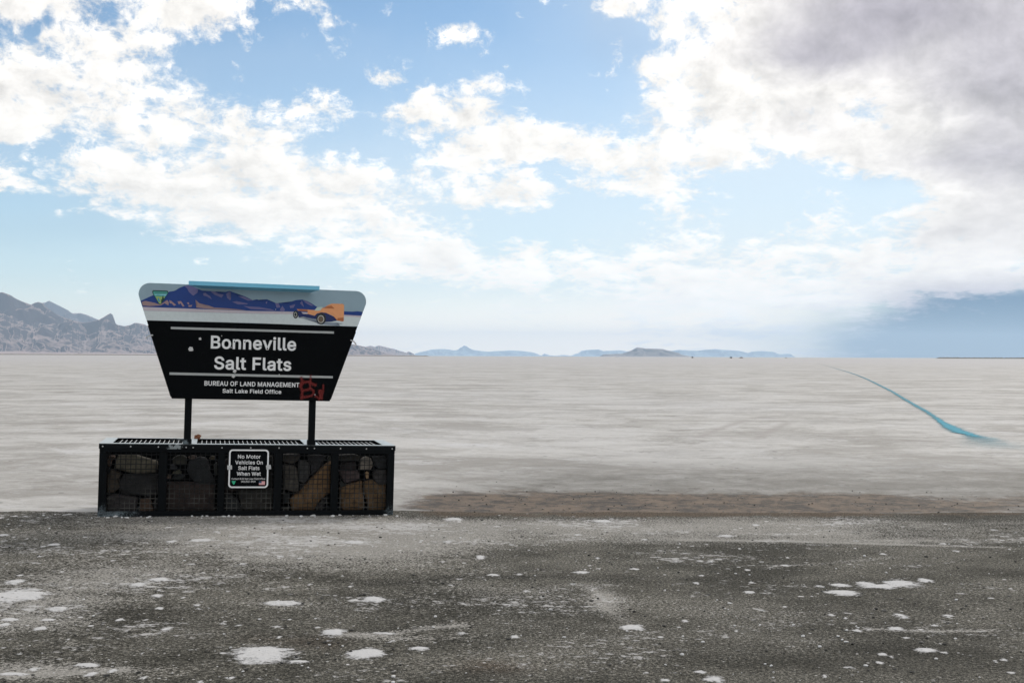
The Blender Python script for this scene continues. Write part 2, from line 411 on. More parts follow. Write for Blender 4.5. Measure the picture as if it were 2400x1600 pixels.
for q in [(640,1250,360,40,.8),(820,1290,280,38,.5),(300,1345,230,28,.38),(120,1400,200,50,.38),(80,1570,260,22,.4),(1180,1400,260,40,.30),(1500,1240,400,26,.38),
          (1900,1235,330,30,.30),(480,1205,280,14,.25),(980,1240,220,24,.35),(1420,1405,40,28,.5),(700,1420,200,16,.25),(1300,1500,300,40,.16),(1750,1440,260,40,.14),
          (900,1495,160,10,.35),(2050,1268,420,6,.30),(2150,1480,220,6,.2),(60,1460,140,22,.4)]: blob(film, *q, hard=False)
for q in [(740,1506,62,12,.9),(2330,1215,150,18,.6),(2100,1540,420,60,.35),(1900,1440,300,40,.25),(120,1215,180,20,.35),(400,1480,260,40,.25),(1160,1575,70,14,.6),
          (1250,1355,320,6,.45),(900,1368,150,7,.4),(560,1450,250,20,.25),(1760,1210,130,6,.4)]: blob(dark, *q, hard=False)
for q in [(745,1508,60,12,.6),(1150,1562,75,14,.7),(1180,1196,180,6,.6),(660,1500,120,8,.2)]: blob(rust, *q, hard=False)
def arc_stroke(A, pts, wpx, amp):
    w_ = [on_ground(*q) for q in pts]; best = np.zeros_like(A)
    for a_, b_ in zip(w_[:-1], w_[1:]):
        e_ = b_ - a_; L = np.hypot(e_[0], e_[1]); t_ = np.clip(((LX - a_[0]) * e_[0] + (LY - a_[1]) * e_[1]) / L ** 2, 0, 1)
        best = np.maximum(best, np.exp(-(np.hypot(LX - a_[0] - t_ * e_[0], LY - a_[1] - t_ * e_[1]) / wpx) ** 2))
    A += best * amp
for q in [([(1371, 1374), (1405, 1395), (1412, 1422), (1463, 1456), (1514, 1490)], .055, .22), ([(1600, 1266), (1838, 1269), (2110, 1277), (2348, 1284)], .05, .5), ([(800, 1488), (900, 1487), (1010, 1472), (1080, 1466)], .06, .5),
          ([(1800, 1330), (1960, 1318), (2100, 1306)], .06, .3), ([(2040, 1474), (2200, 1480), (2330, 1477)], .04, .4), ([(0, 1585), (150, 1580), (290, 1570)], .06, .5)]: arc_stroke(film, *q)
for q in [([(800, 1385), (870, 1372), (950, 1368), (1100, 1352), (1300, 1352), (1450, 1366)], .08, .5), ([(1900, 1240), (2000, 1215), (2200, 1205), (2400, 1200)], .10, .5), ([(2100, 1262), (2200, 1246), (2290, 1230), (2250, 1210)], .10, .4),
          ([(0, 1372), (150, 1370), (330, 1375)], .06, .5)]: arc_stroke(dark, *q)
LZ = ground_z(LX, LY) + 0.006 + 0.010 * (fbm(LX * 1.1, LY * 1.1) - 0.5) + 0.006 * sstep(salt, .5, 1) * (0.5 + fbm(LX * 9, LY * 9))
LZ[-1] -= 0.03
bd_ = lot_edge(LX) - LY
film += 0.22 * sstep(bd_, 0.2, 0.9) * (1 - sstep(bd_, 0.9, 3.4)) * sstep(LX, -3.2, -1.0) * (0.5 + fbm(LX * .8, LY * 1.5)) + 0.16 * sstep(-LX, 1.0, 5.0)
edg_a = (1 - sstep(bd_, 0.0, 0.9)) * sstep(LX, -1.4, -0.8) * (0.4 + 0.9 * fbm(LX * 1.4 + 3, LY * 2.5))
m_lot, t, b = new_mat("gravel")
o = t.add('ShaderNodeTexCoord').outputs['Object']
sa, fi, da, ru = (t.attr(k) for k in ('salt', 'film', 'dark', 'rust'))
n1 = t.noise(o, 0.7, 6, 0.6); n2 = t.noise(o, 6.0, 6, 0.68); g1 = t.noise(o, 48.0, 4, 0.7); g2 = t.noise(o, 120.0, 3, 0.7)
n3 = t.noise(t.vm('MULTIPLY', o, (0.6, 1.1, 1)), 1.3, 11, 0.8)
c = t.mix(t.ss(t.m('MULTIPLY_ADD', n3, 0.5, t.m('MULTIPLY', n1, 0.5)), 0.40, 0.60), (0.050, 0.047, 0.039), (0.122, 0.114, 0.097))
c = t.mix(t.m('MULTIPLY', ru, t.ss(n2, 0.3, 0.7, 0.3, 1.0)), c, (0.075, 0.05, 0.032))
c = t.vm('SCALE', c, t.m('MULTIPLY_ADD', da, -0.5, 1.0))
c = t.vm('SCALE', c, t.m('MULTIPLY', t.ss(g1, 0.3, 0.72, 0.35, 1.9), t.ss(g2, 0.3, 0.7, 0.35, 1.8)))
fm = t.m('ADD', t.m('MULTIPLY', fi, 1.15), t.m('ADD', t.m('MULTIPLY', t.m('SUBTRACT', n2, 0.5), 0.7), t.m('MULTIPLY', t.m('SUBTRACT', n3, 0.47), 1.3)))
c = t.mix(t.m('MULTIPLY', t.ss(t.m('ADD', fm, t.m('ADD', t.m('MULTIPLY', t.m('SUBTRACT', g1, 0.5), 2.2), t.m('MULTIPLY', t.m('SUBTRACT', g2, 0.5), 1.4))), 0.30, 0.78), 0.78), c, (0.37, 0.35, 0.32))
c = t.vm('SCALE', c, t.m('MULTIPLY', t.ss(g1, 0.32, 0.68, 0.80, 1.20), t.ss(g2, 0.32, 0.68, 0.78, 1.22)))
n4 = t.noise(t.vm('MULTIPLY', o, (0.6, 1.0, 1)), 1.15, 5, 0.65); n5 = t.noise(t.vm('MULTIPLY', o, (0.75, 1.0, 1)), 15.0, 7, 0.78)
fk = t.m('ADD', n5, t.m('ADD', t.m('MULTIPLY', t.m('SUBTRACT', n4, 0.5), 0.75), t.m('MULTIPLY', fi, 0.10)))
c = t.mix(t.m('MULTIPLY', t.ss(fk, 0.62, 0.70), 0.85), c, t.mix(g1, (0.36, 0.345, 0.33), (0.70, 0.68, 0.67)))
dn = t.m('ADD', t.m('MULTIPLY', t.ss(sa, 0.05, 0.5), 0.35), t.m('MULTIPLY_ADD', t.m('ADD', fi, t.m('MULTIPLY', t.m('SUBTRACT', n2, 0.5), 1.6)), 0.20, 0.03))
c = t.mix(t.m('MULTIPLY', speck(t, o, dn, 34.0), 0.8), c, (0.62, 0.60, 0.58))
c = t.mix(t.m('MULTIPLY', speck(t, t.vm('ADD', o, (3.1, 7.7, 0)), t.m('MULTIPLY', dn, 0.35), 14.0), 0.9), c, (0.70, 0.68, 0.67))
sedge = t.m('ADD', sa, t.m('ADD', t.m('MULTIPLY', t.m('SUBTRACT', t.noise(t.vm('MULTIPLY', o, (0.6, 1.1, 1)), 8.0, 8, 0.8), 0.5), 3.6), t.m('MULTIPLY', t.m('SUBTRACT', g1, 0.5), 0.9)))
sm = t.m('MULTIPLY', t.m('MULTIPLY', t.ss(sedge, 0.34, 0.74), t.ss(sa, 0.02, 0.15)), t.ss(t.m('ADD', g1, t.m('MULTIPLY', sa, 0.6)), 0.45, 0.85, 0.55, 1.0))
c = t.mix(sm, c, t.mix(g1, (0.50, 0.485, 0.475), (0.72, 0.705, 0.70)))
edg = t.attr('edge')
c = t.mix(t.ss(t.m('ADD', edg, t.m('MULTIPLY', t.m('SUBTRACT', t.noise(t.vm('ADD', o, (2, 8, 0)), 1.4, 11, 0.8), 0.5), 2.4)), 0.40, 0.80), c, t.mix(t.ss(g1, .3, .7), (0.035, 0.027, 0.019), (0.19, 0.15, 0.115)))
t.put(b.inputs['Base Color'], c); b.inputs['Roughness'].default_value = 0.9; b.inputs['Specular IOR Level'].default_value = 0.06
bp = t.add('ShaderNodeBump'); bp.inputs['Strength'].default_value = 0.8; bp.inputs['Distance'].default_value = 0.012
t.put(bp.inputs['Height'], t.m('ADD', t.m('ADD', g1, t.m('MULTIPLY', g2, 0.5)), t.m('MULTIPLY', sm, 0.4))); t.l.new(bp.outputs[0], b.inputs['Normal'])
tag(grid_mesh('gravel_lot', LX, LY, LZ, m_lot, dict(salt=salt, film=np.clip(film, 0, 1), dark=np.clip(dark, 0, 1), rust=np.clip(rust, 0, 1), edge=edg_a)), kind='structure')

# ------------------------------------------------------------------ mountains
def pts_dir(pts, sx, ox, oy):
    out = []
    for x, y in pts:
        d = ray(ox + x / sx, oy + y / sx); h = math.hypot(d[0], d[1]); out.append((math.atan2(d[0], d[1]), d[2] / h))
    return np.array(out)
def rock_mat(name, cliff_shaded, talus_lit, scale):
    m, t, b = new_mat(name)
    g = t.add('ShaderNodeNewGeometry'); nz = t.xyz(g.outputs['Normal'])[2]
    o = t.add('ShaderNodeTexCoord').outputs['Object']
    n = t.noise(t.vm('MULTIPLY', o, (1, 1, 2.5)), scale, 5, 0.55)
    c = t.mix(t.ss(t.m('ADD', nz, t.m('MULTIPLY', t.m('SUBTRACT', n, 0.5), 0.22)), 0.80, 0.95), cliff_shaded, talus_lit)  # dark cliffs, pale talus; colour contrast widened to imitate sun and shade
    c = t.mix(t.ss(nz, 0.955, 0.985, 0, 0.85), c, tuple(min(v * 1.45, 0.6) for v in talus_lit))
    t.put(b.inputs['Base Color'], t.vm('SCALE', c, t.m('MULTIPLY_ADD', n, 0.6, 0.7)))
    b.inputs['Roughness'].default_value = 0.95; b.inputs['Specular IOR Level'].default_value = 0.1
    return m
def seg_field(X, Y, p, q, hp, hq):
    """Distance to a ridge segment and the ridge height at the nearest point."""
    dx, dy = q[0] - p[0], q[1] - p[1]; t = np.clip(((X - p[0]) * dx + (Y - p[1]) * dy) / (dx * dx + dy * dy), 0, 1)
    return np.hypot(X - p[0] - t * dx, Y - p[1] - t * dy), hp + (hq - hp) * t
def mountain(name, prof, r0, r1, ncol, nrow, mat, nspur, seed=1, slope=0.62, rc=0.68, drift=0.5, rough=1.0, flat_top=0.0):
    """Range with a crest along the measured skyline and spur ridges running down towards the plain."""
    rg = np.random.default_rng(seed); span = r1 - r0
    a = np.linspace(prof[0, 0], prof[-1, 0], ncol); te = np.maximum(np.interp(a, prof[:, 0], prof[:, 1]), 0)
    tt = np.concatenate([np.linspace(0, rc + 0.1, int(nrow * .85)), np.linspace(rc + 0.1, 1, nrow - int(nrow * .85) + 1)[1:]])
    Aa, T = np.meshgrid(a, tt); Rr = r0 + span * T; X, Y = Rr * np.sin(Aa), Rr * np.cos(Aa)
    L = span * 0.10
    wx = (fbm(X / L + seed, Y / L, 4) - 0.5) * L * 0.55; wy = (fbm(X / L + 40, Y / L + seed, 4) - 0.5) * L * 0.55
    rcr = r0 + span * (rc + 0.10 * (vnoise(a * 60 + seed, a * 0 + 2.0) - 0.5))
    hc = te * rcr
    # crest: every column knows its own crest point
    d = np.abs(Rr - rcr[None]); h = hc[None] * np.maximum(1 - d * slope / np.maximum(hc[None], 1.0), 0) if flat_top == 0 else hc[None] * np.clip(1 + flat_top - d * slope / np.maximum(hc[None], 1.0), 0, 1)
    h = h * 0.96
    k0 = rg.random(nspur)
    for k in range(nspur):
        ai = a[0] + (a[-1] - a[0]) * (k + 0.15 + 0.7 * k0[k]) / nspur; i = int(np.clip((ai - a[0]) / (a[-1] - a[0]) * (ncol - 1), 0, ncol - 1))
        H = hc[i]; R_ = rcr[i]; n = 6; end = r0 + span * (0.10 + 0.22 * rg.random())
        da = (a[-1] - a[0]) / nspur * drift * (0.3 + 1.6 * rg.random()); pw = 0.9 + 0.7 * rg.random()
        P_ = []
        for j in range(n + 1):
            f_ = j / n; r_ = R_ + (end - R_) * f_; aj = ai + da * f_ + (rg.random() - .5) * da * 0.5 * (0 < j)
            P_.append((r_ * math.sin(aj), r_ * math.cos(aj), H * 0.97 * (1 - f_) ** pw * (1 + 0.16 * (rg.random() - .5) * (j > 0))))
        for p, q in zip(P_[:-1], P_[1:]):
            dd, hh = seg_field(X + wx, Y + wy, p, q, p[2], q[2]); h = np.maximum(h, hh - dd * slope * 0.95)
    er = fbm((X + wx) / (L * .8), (Y + wy) / (L * .8), 5, 0.5, ridge=True)
    front = sstep(rcr[None] - Rr, 0.0, span * 0.06)
    h = h * (1 - rough * 0.55 * (1 - er) * front) + 0.05 * hc[None] * sstep(T, 0, 0.25) * (0.6 + 0.4 * er)
    lim = np.maximum(te[None] * Rr, 0.0) * np.where(front > 0.02, 0.985, 1.0); h = np.minimum(h, lim)
    hm = np.max(h / Rr, 0); h = h * np.clip(te / np.maximum(hm, 1e-9), 1, 1.15)[None]
    Z = h + CAM[2] * (h > 1)
    Z[0] = -0.6; Z[-1] = -0.6; Z[:, 0] = -0.6; Z[:, -1] = -0.6
    return tag(grid_mesh(name, X, Y, Z, mat), kind='structure')
LEFT = [(-4200,1110),(-3600,900),(-3000,780),(-2500,600),(-2100,520),(-1700,560),(-1300,380),(-1000,300),(-700,330),(-420,190),(-200,210),(-60,150),(0,165),(35,160),(80,175),(150,200),(220,245),(300,285),(400,325),(475,352),(530,325),(585,310),(650,327),(700,380),(780,440),(870,500),(1000,555),(1150,600),(1280,625),(1380,615),(1460,595),(1520,580),
        (1600,535),(1650,500),(1690,483),(1720,500),(1745,560),(1770,640),(1800,660),(1900,680),(1990,665),(2070,628),(2120,635),(2200,650),(2300,690),(2500,720),(2800,700),(3200,760),(3700,750),(4200,800),(4700,860),
        (5000,890),(5417,960),(5550,985),(5700,1020),(5850,1075),(5980,1110),(6060,1130)]
BACK = [(300,500),(480,400),(600,340),(650,325),(700,315),(748,290),(800,315),(870,350),(960,395),(1030,430),(1100,480),(1140,482),(1240,480),(1350,515),(1440,555),(1520,590),(1700,650),(2000,720),(2400,900),(2600,1110)]
SPUR = [(-80,165),(15,108),(60,115),(140,128),(190,117),(230,128),(265,115),(330,130),(410,148),(460,165),(520,180),(540,170),(580,188),(622,214)]
FARB = [(560,214),(595,190),(650,175),(700,165),(750,152),(850,147),(900,150),(950,160),(985,158),(1010,140),(1035,125),(1053,115),(1075,125),(1100,140),(1130,155),(1200,165),(1280,172),(1340,165),(1400,165),(1460,160),
        (1520,162),(1580,165),(1690,180),(1750,205),(1790,190),(1840,205),(1900,210),(1950,200),(2020,207),(2100,185),(2130,165),(2200,158),(2290,150)]
FARC = [(-70,175),(-30,152),(0,150),(90,147),(130,160),(200,158),(270,152),(330,162),(500,165),(720,160),(800,150),(900,155),(960,158),(1020,150),(1130,143),(1180,150),(1280,155),(1340,160),(1420,178),(1450,165),(1530,160),
        (1640,168),(1690,188),(1790,185),(1815,200),(1840,220)]
MESA = [(85,214),(130,190),(290,185),(340,170),(390,150),(430,127),(470,132),(500,137),(600,140),(660,143),(700,155),(790,175),(830,195),(890,205),(945,214)]
m_near = rock_mat("desert_rock", (0.07, 0.056, 0.06), (0.31, 0.232, 0.21), 0.003)
m_farr = rock_mat("hazed_distant_rock", (0.22, 0.29, 0.36), (0.34, 0.43, 0.52), 0.0015)  # haze painted in: far rock colour lightened and tinted blue
m_mesa = rock_mat("mesa_rock", (0.08, 0.068, 0.066), (0.26, 0.215, 0.19), 0.003)
mountain('mountains', pts_dir(LEFT, 6.533, 0, 660), 13500, 21000, 1700, 240, m_near, 66, seed=3, slope=0.68)
mountain('mountains', pts_dir(BACK, 6.533, 0, 660), 22500, 30000, 420, 150, m_near, 12, seed=8, slope=0.62)
mountain('hills', pts_dir(SPUR, 3.92, 820, 780), 22000, 28000, 260, 120, m_near, 10, seed=5, slope=0.5)
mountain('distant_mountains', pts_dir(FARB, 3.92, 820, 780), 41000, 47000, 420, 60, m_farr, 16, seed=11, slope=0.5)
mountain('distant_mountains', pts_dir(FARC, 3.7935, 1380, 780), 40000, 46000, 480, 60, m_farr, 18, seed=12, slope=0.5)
mountain('mesa', pts_dir(MESA, 3.7935, 1380, 780), 22000, 26000, 260, 90, m_mesa, 7, seed=21, slope=0.45, flat_top=0.3, rough=0.7)

def bank(name, x0, x1, dist, h, mat, label):
    """Low earth bank along the far edge of the flat."""
    a0, a1 = math.atan((x0 - 1200) / FPX), math.atan((x1 - 1200) / FPX)
    a = np.linspace(a0, a1, 220); w = np.array([-9, -4, -1, 1, 4, 9.0])
    A2, W2 = np.meshgrid(a, w); r = dist + W2 * 3
    z = h * (1 - (np.abs(W2) / 9) ** 1.5) * (0.75 + 0.5 * fbm(A2 * 900, W2 * 0, 4)) * np.minimum(1, np.minimum(A2 - a0, a1 - A2) / 0.004 + 0.02) - 0.3
    return tag(grid_mesh(name, r * np.sin(A2), r * np.cos(A2), z, mat), kind='structure')
m_bank = paint("bank_earth", (0.10, 0.095, 0.08), 0.9, 0.3, 0.05)
m_bank2 = paint("bank_mud", (0.21, 0.18, 0.145), 0.9, 0.3, 0.02)
bank('embankment', 2190, 2700, 3000, 3.2, m_bank, None)
bank('embankment', -300, 1010, 3400, 2.8, m_bank2, None)

# ------------------------------------------------------------------ turquoise dye line
LINE = [(922,150,.30),(980,166,.28),(1030,180,.26),(1080,195,.24),(1150,215,.22),(1220,240,.20),(1290,270,.18),(1340,295,.18),(1440,345,.17),(1520,395,.17),(1600,440,.17),(1680,485,.17),(1740,525,.17),(1800,568,.20),
        (1860,600,.34),(1915,626,.36),(1985,644,.22),(2050,668,.45),(2150,716,.8),(2240,760,.9)]
P3 = np.array([on_ground(1600 + x / 2.94, 800 + y / 2.94) for x, y, w in LINE]); W3 = np.array([w for *_, w in LINE]) * np.interp(np.arange(len(LINE)), [0, 13, 15, 17], [0.85, 0.72, 0.72, 0.9])
seg = np.concatenate([[0], np.cumsum(np.linalg.norm(np.diff(P3[:, :2], axis=0), axis=1))])
sv = np.concatenate([np.linspace(0, seg[8], 240), np.linspace(seg[8], seg[-1], 320)[1:]])
cx_, cy_ = np.interp(sv, seg, P3[:, 0]), np.interp(sv, seg, P3[:, 1]); wd = np.interp(sv, seg, W3)
cx_ = np.convolve(np.pad(cx_, 6, 'edge'), np.ones(13) / 13, 'valid'); cy_ = np.convolve(np.pad(cy_, 6, 'edge'), np.ones(13) / 13, 'valid')
tx, ty = np.gradient(cx_), np.gradient(cy_); tl = np.hypot(tx, ty); nx, ny = -ty / tl, tx / tl
cross = np.linspace(-1, 1, 9)
RX = cx_[:, None] + nx[:, None] * cross * wd[:, None] * 1.6; RY = cy_[:, None] + ny[:, None] * cross * wd[:, None] * 1.6
RZ = ground_z(RX, RY) + 0.012 + np.interp(np.hypot(RX, RY), [20, 60, 400], [0.0, 0.01, 0.03])
strength = np.interp(sv, [seg[0], seg[2], seg[5], seg[12], seg[13], seg[16], seg[17], seg[19]], [0.0, 0.3, 0.6, 0.75, 1.25, 1.3, 0.40, 0.0])
m_dye, t, b = new_mat("turquoise_dye")
o = t.add('ShaderNodeTexCoord').outputs['Object']
cv = t.attr('across'); stg = t.attr('strength')
nz = t.noise(o, 3.0, 9, 0.8); n5 = t.noise(o, 1.2, 4, 0.6)
aa = t.m('ADD', t.m('SUBTRACT', 0.72, t.m('ABSOLUTE', cv)), t.m('MULTIPLY', t.m('SUBTRACT', nz, 0.5), 1.9))
al = t.m('MULTIPLY', t.m('ADD', t.m('MULTIPLY', t.ss(aa, 0.10, 0.62), 0.9), t.m('MULTIPLY', t.ss(t.m('ABSOLUTE', cv), 1.0, 0.1), 0.12)), t.m('MULTIPLY', stg, t.m('MULTIPLY_ADD', n5, 0.6, 0.7)), clamp=True)
t.put(b.inputs['Base Color'], t.mix(nz, (0.003, 0.18, 0.27), (0.02, 0.33, 0.43))); t.put(b.inputs['Alpha'], al); b.inputs['Roughness'].default_value = 0.8
tag(grid_mesh('dye_line', RX, RY, RZ, m_dye, dict(across=np.repeat(cross[None], len(sv), 0), strength=np.repeat(strength[:, None], 9, 1))),
    "turquoise dye line curving away across the salt flat", "ground marking")

# ------------------------------------------------------------------ sign frame of reference
YAW, ROLL = R(14.1), R(1.29)
ex = np.array([math.cos(YAW) * math.cos(ROLL), math.sin(YAW) * math.cos(ROLL), -math.sin(ROLL)])
en = np.array([-math.sin(YAW), math.cos(YAW), 0.0]); ez = np.cross(ex, en); O = np.array([-4.071, 11.765, 0.0])
SM = Matrix([[ex[0], en[0], ez[0], O[0]], [ex[1], en[1], ez[1], O[1]], [ex[2], en[2], ez[2], O[2]], [0, 0, 0, 1]])
def on_sign(px, py, off=0.0):
    d = ray(px, py); P0 = O + en * off; P_ = CAM + d * (((P0 - CAM) @ en) / (d @ en)) - P0
    return float(P_ @ ex), float(P_ @ ez)
def crop(pts, s, ox, oy, off): return [on_sign(ox + x / s, oy + y / s, off) for x, y in pts]

# black painted steel with salt splashes low down and on the rim
m_blk, t, b = new_mat("black_steel")
o = t.add('ShaderNodeTexCoord').outputs['Object']; ox_, oy_, oz_ = t.xyz(o)
n = t.noise(o, 9.0, 7, 0.7); n_s = t.noise(o, 60.0, 4, 0.7)
low = t.m('MULTIPLY', t.ss(oz_, 0.26, 0.0), t.m('MAXIMUM', t.ss(ox_, 0.75, 0.02, 0.25, 1.0), t.ss(ox_, 2.75, 2.9, 0.25, 0.9)))
rim = t.m('MULTIPLY', t.m('MULTIPLY', t.ss(oz_, 0.66, 0.73), t.ss(oz_, 0.80, 0.74)), t.m('MULTIPLY', t.ss(ox_, 0.5, 0.68), t.ss(ox_, 0.9, 0.8)))
dirt = t.ss(t.m('ADD', t.m('MULTIPLY', low, 0.30), t.m('ADD', t.m('MULTIPLY', rim, 0.42), t.m('MULTIPLY', t.m('ADD', n, n_s), 0.5))), 0.66, 0.88)
c = t.mix(t.m('MULTIPLY', dirt, 0.75), (0.0025, 0.0035, 0.0045), (0.20, 0.24, 0.26))
t.put(b.inputs['Base Color'], c); t.put(b.inputs['Roughness'], t.m('MULTIPLY_ADD', n, 0.25, 0.32)); b.inputs['Specular IOR Level'].default_value = 0.10
m_face, t, b = new_mat("black_sign_sheeting")
o = t.add('ShaderNodeTexCoord').outputs['Object']
n = t.noise(o, 3.0, 6, 0.65); n_s = t.noise(t.vm('MULTIPLY', o, (3.0, 1, 0.7)), 22.0, 5, 0.75)
c = t.mix(t.ss(n_s, 0.58, 0.80, 0, 0.15), (0.002, 0.0027, 0.0035), (0.16, 0.18, 0.18))
t.put(b.inputs['Base Color'], c); t.put(b.inputs['Roughness'], t.m('MULTIPLY_ADD', n, 0.25, 0.40)); b.inputs['Specular IOR Level'].default_value = 0.06
m_white = paint("white_lettering", (0.85, 0.84, 0.83), 0.55, 0.05, 30)
m_bar = paint("grey_stripe", (0.42, 0.43, 0.42), 0.5, 0.15, 18)
m_steel = paint("zinc_steel", (0.55, 0.55, 0.54), 0.45, 0.2, 200, metal=0.4)
m_hood = paint("blue_hood_paint", (0.20, 0.58, 0.80), 0.5, 0.08, 8)
m_hole = paint("bare_metal", (0.62, 0.61, 0.60), 0.5, 0.5, 160, metal=0.2)

sign = tag(empty('landmark_sign', SM), "tall black trapezoid sign with painted mountains and race car on a caged rock base", "sign")
W, H, DP = 2.926, 0.728, 0.85
ST = [(0.0, 0.075), (0.566, 0.645), (1.140, 1.207), (1.694, 1.773), (2.271, 2.347), (2.853, W)]
V0, V1 = 0.057, 0.640
f = MB()
f.box(0, W, 0, 0.05, 0, V0); f.box(0, W, 0, 0.05, V1, 0.700)
for a_, b_ in ST: f.box(a_, b_, 0, 0.05, V0, V1)
f.box(0, W, DP - 0.05, DP, 0, V0); f.box(0, W, DP - 0.05, DP, V1, 0.700)
for a_, b_ in (ST[0], ST[-1]): f.box(a_, b_, DP - 0.05, DP, V0, V1)
for x0 in (0, W - 0.05): f.box(x0, x0 + 0.05, 0.05, DP - 0.05, 0, V0); f.box(x0, x0 + 0.05, 0.05, DP - 0.05, V1, 0.700)
f.build('base_frame', m_blk, sign, bevel=0.004)
l = MB()                                         # lid: rim, flange and the two bridges the posts stand on
LID = [(0.115, 0.780), (0.925, 2.0), (2.150, W - 0.115)]
l.box(-0.006, W + 0.006, -0.006, 0.10, H - 0.008, H); l.box(-0.006, W + 0.006, DP - 0.05, DP + 0.006, H - 0.008, H)
xs_ = [-0.006] + [q for p_ in LID for q in p_] + [W + 0.006]
for i in range(0, len(xs_), 2): l.box(xs_[i], xs_[i + 1], 0.10, DP - 0.05, H - 0.008, H)
l.box(-0.006, W + 0.006, -0.006, -0.001, 0.676, H - 0.008); l.box(-0.006, W + 0.006, DP + 0.001, DP + 0.006, 0.676, H - 0.008)
l.box(-0.006, -0.001, -0.001, DP + 0.001, 0.676, H - 0.008); l.box(W + 0.001, W + 0.006, -0.001, DP + 0.001, 0.676, H - 0.008)
m_lid, t, b = new_mat("pale_topped_black_lid")
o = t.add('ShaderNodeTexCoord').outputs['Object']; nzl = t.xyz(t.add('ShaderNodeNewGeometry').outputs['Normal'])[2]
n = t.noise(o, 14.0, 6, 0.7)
up_pale = t.m('MULTIPLY', t.ss(nzl, 0.5, 0.9), t.ss(n, 0.28, 0.5, 0.45, 1.0))  # upward faces mixed towards pale grey, broken up by noise
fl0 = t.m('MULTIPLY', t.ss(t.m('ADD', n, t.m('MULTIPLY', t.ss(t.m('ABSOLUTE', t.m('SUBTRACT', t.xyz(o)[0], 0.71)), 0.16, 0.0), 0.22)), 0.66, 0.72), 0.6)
t.put(b.inputs['Base Color'], t.mix(t.m('MAXIMUM', up_pale, fl0), (0.003, 0.004, 0.005), (0.44, 0.48, 0.49))); b.inputs['Roughness'].default_value = 0.4; b.inputs['Specular IOR Level'].default_value = 0.12
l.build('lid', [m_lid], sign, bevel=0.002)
bk = MB(); bk.box(0.05, W - 0.05, DP - 0.06, DP - 0.052, V0, V1); bk.box(0.05, W - 0.05, 0.05, DP - 0.06, 0.004, 0.012)
bk.box(0.052, 0.058, 0.06, DP - 0.062, 0.02, V1); bk.box(W - 0.058, W - 0.052, 0.06, DP - 0.062, 0.02, V1)
bk.build('blackout_panel', m_blk, sign)  # added black sheets closing the cage so gaps between rocks stay dark
m_wire, t, b = new_mat("black_wire")
o = t.add('ShaderNodeTexCoord').outputs['Object']; n = t.noise(o, 7.0, 5, 0.6)
t.put(b.inputs['Base Color'], t.mix(t.m('MULTIPLY', t.ss(t.xyz(o)[2], 0.40, 0.15), t.ss(n, 0.38, 0.62)), (0.006, 0.0065, 0.007), (0.075, 0.072, 0.066))); b.inputs['Roughness'].default_value = 0.5; b.inputs['Specular IOR Level'].default_value = 0.25
for i in range(5):
    x0, x1 = ST[i][1], ST[i + 1][0]; g = MB()
    for k in range(1, int((x1 - x0) / 0.0485) + 1): g.rod((x0 + k * 0.0485 - .02, 0.028, V0 - 0.004), (x0 + k * 0.0485 - .02, 0.028, V1 + 0.004), 0.0040, 5)
    for k in range(1, 13): g.rod((x0 - 0.004, 0.022, V0 + k * 0.0485 - .02), (x1 + 0.004, 0.022, V0 + k * 0.0485 - .02), 0.0040, 5)
    g.build('wire_mesh', m_wire, sign)
for x0, x1 in LID:
    g = MB(); n_ = int((x1 - x0) / 0.0485)
    for k in range(1, n_ + 1): g.rod((x0 + (x1 - x0) * k / (n_ + 1), 0.11, H - 0.020), (x0 + (x1 - x0) * k / (n_ + 1), DP - 0.045, H - 0.020), 0.0042, 5)
    for k in range(1, 8): g.rod((x0 - 0.004, 0.035 + k * 0.097, H - 0.027), (x1 + 0.004, 0.035 + k * 0.097, H - 0.027), 0.0030, 5, mi=1)
    g.build('top_mesh', [m_steel, m_wire], sign)
for px, py in [(240.6, 1045.6), (306.3, 1046), (371.3, 1047), (436.4, 1048), (452.6, 1048.5), (520.3, 1049), (587.7, 1049.1), (654.1, 1049.4), (720.4, 1050.3), (737, 1050.4), (798.2, 1050.8), (858.8, 1051.4), (919.4, 1051.4)]:
    u_, v_ = on_sign(px, py, -0.006); MB().dome((u_, -0.006, v_), 0.0075, 0.006).build('bolt', m_steel, sign, smooth=True)
for x0 in (0.797, 2.028):
    p = MB(); p.box(x0, x0 + 0.069, -0.004, 0.066, 0.700, 1.95)
    po = p.build('post', m_blk, sign, bevel=0.006)
    for xb in (x0 - 0.008, x0 + 0.070): MB().box(xb, xb + 0.007, 0.0, 0.066, H + 0.001, H + 0.05).build('foot_bracket', m_blk, po, bevel=0.002)

# board
CB = -0.045
def UV(u, v): return (u, v)
cxm = 1.4515
def half(v): return 0.781 + (v - 1.181) * 0.3405
VB = 1.955
bd = MB(); bd.prism([(cxm - half(1.181), 1.181), (cxm + half(1.181), 1.181), (cxm + half(VB), VB), (cxm - half(VB), VB)], CB, -0.006)
board = bd.build('sign_board', m_face, sign, bevel=0.004)
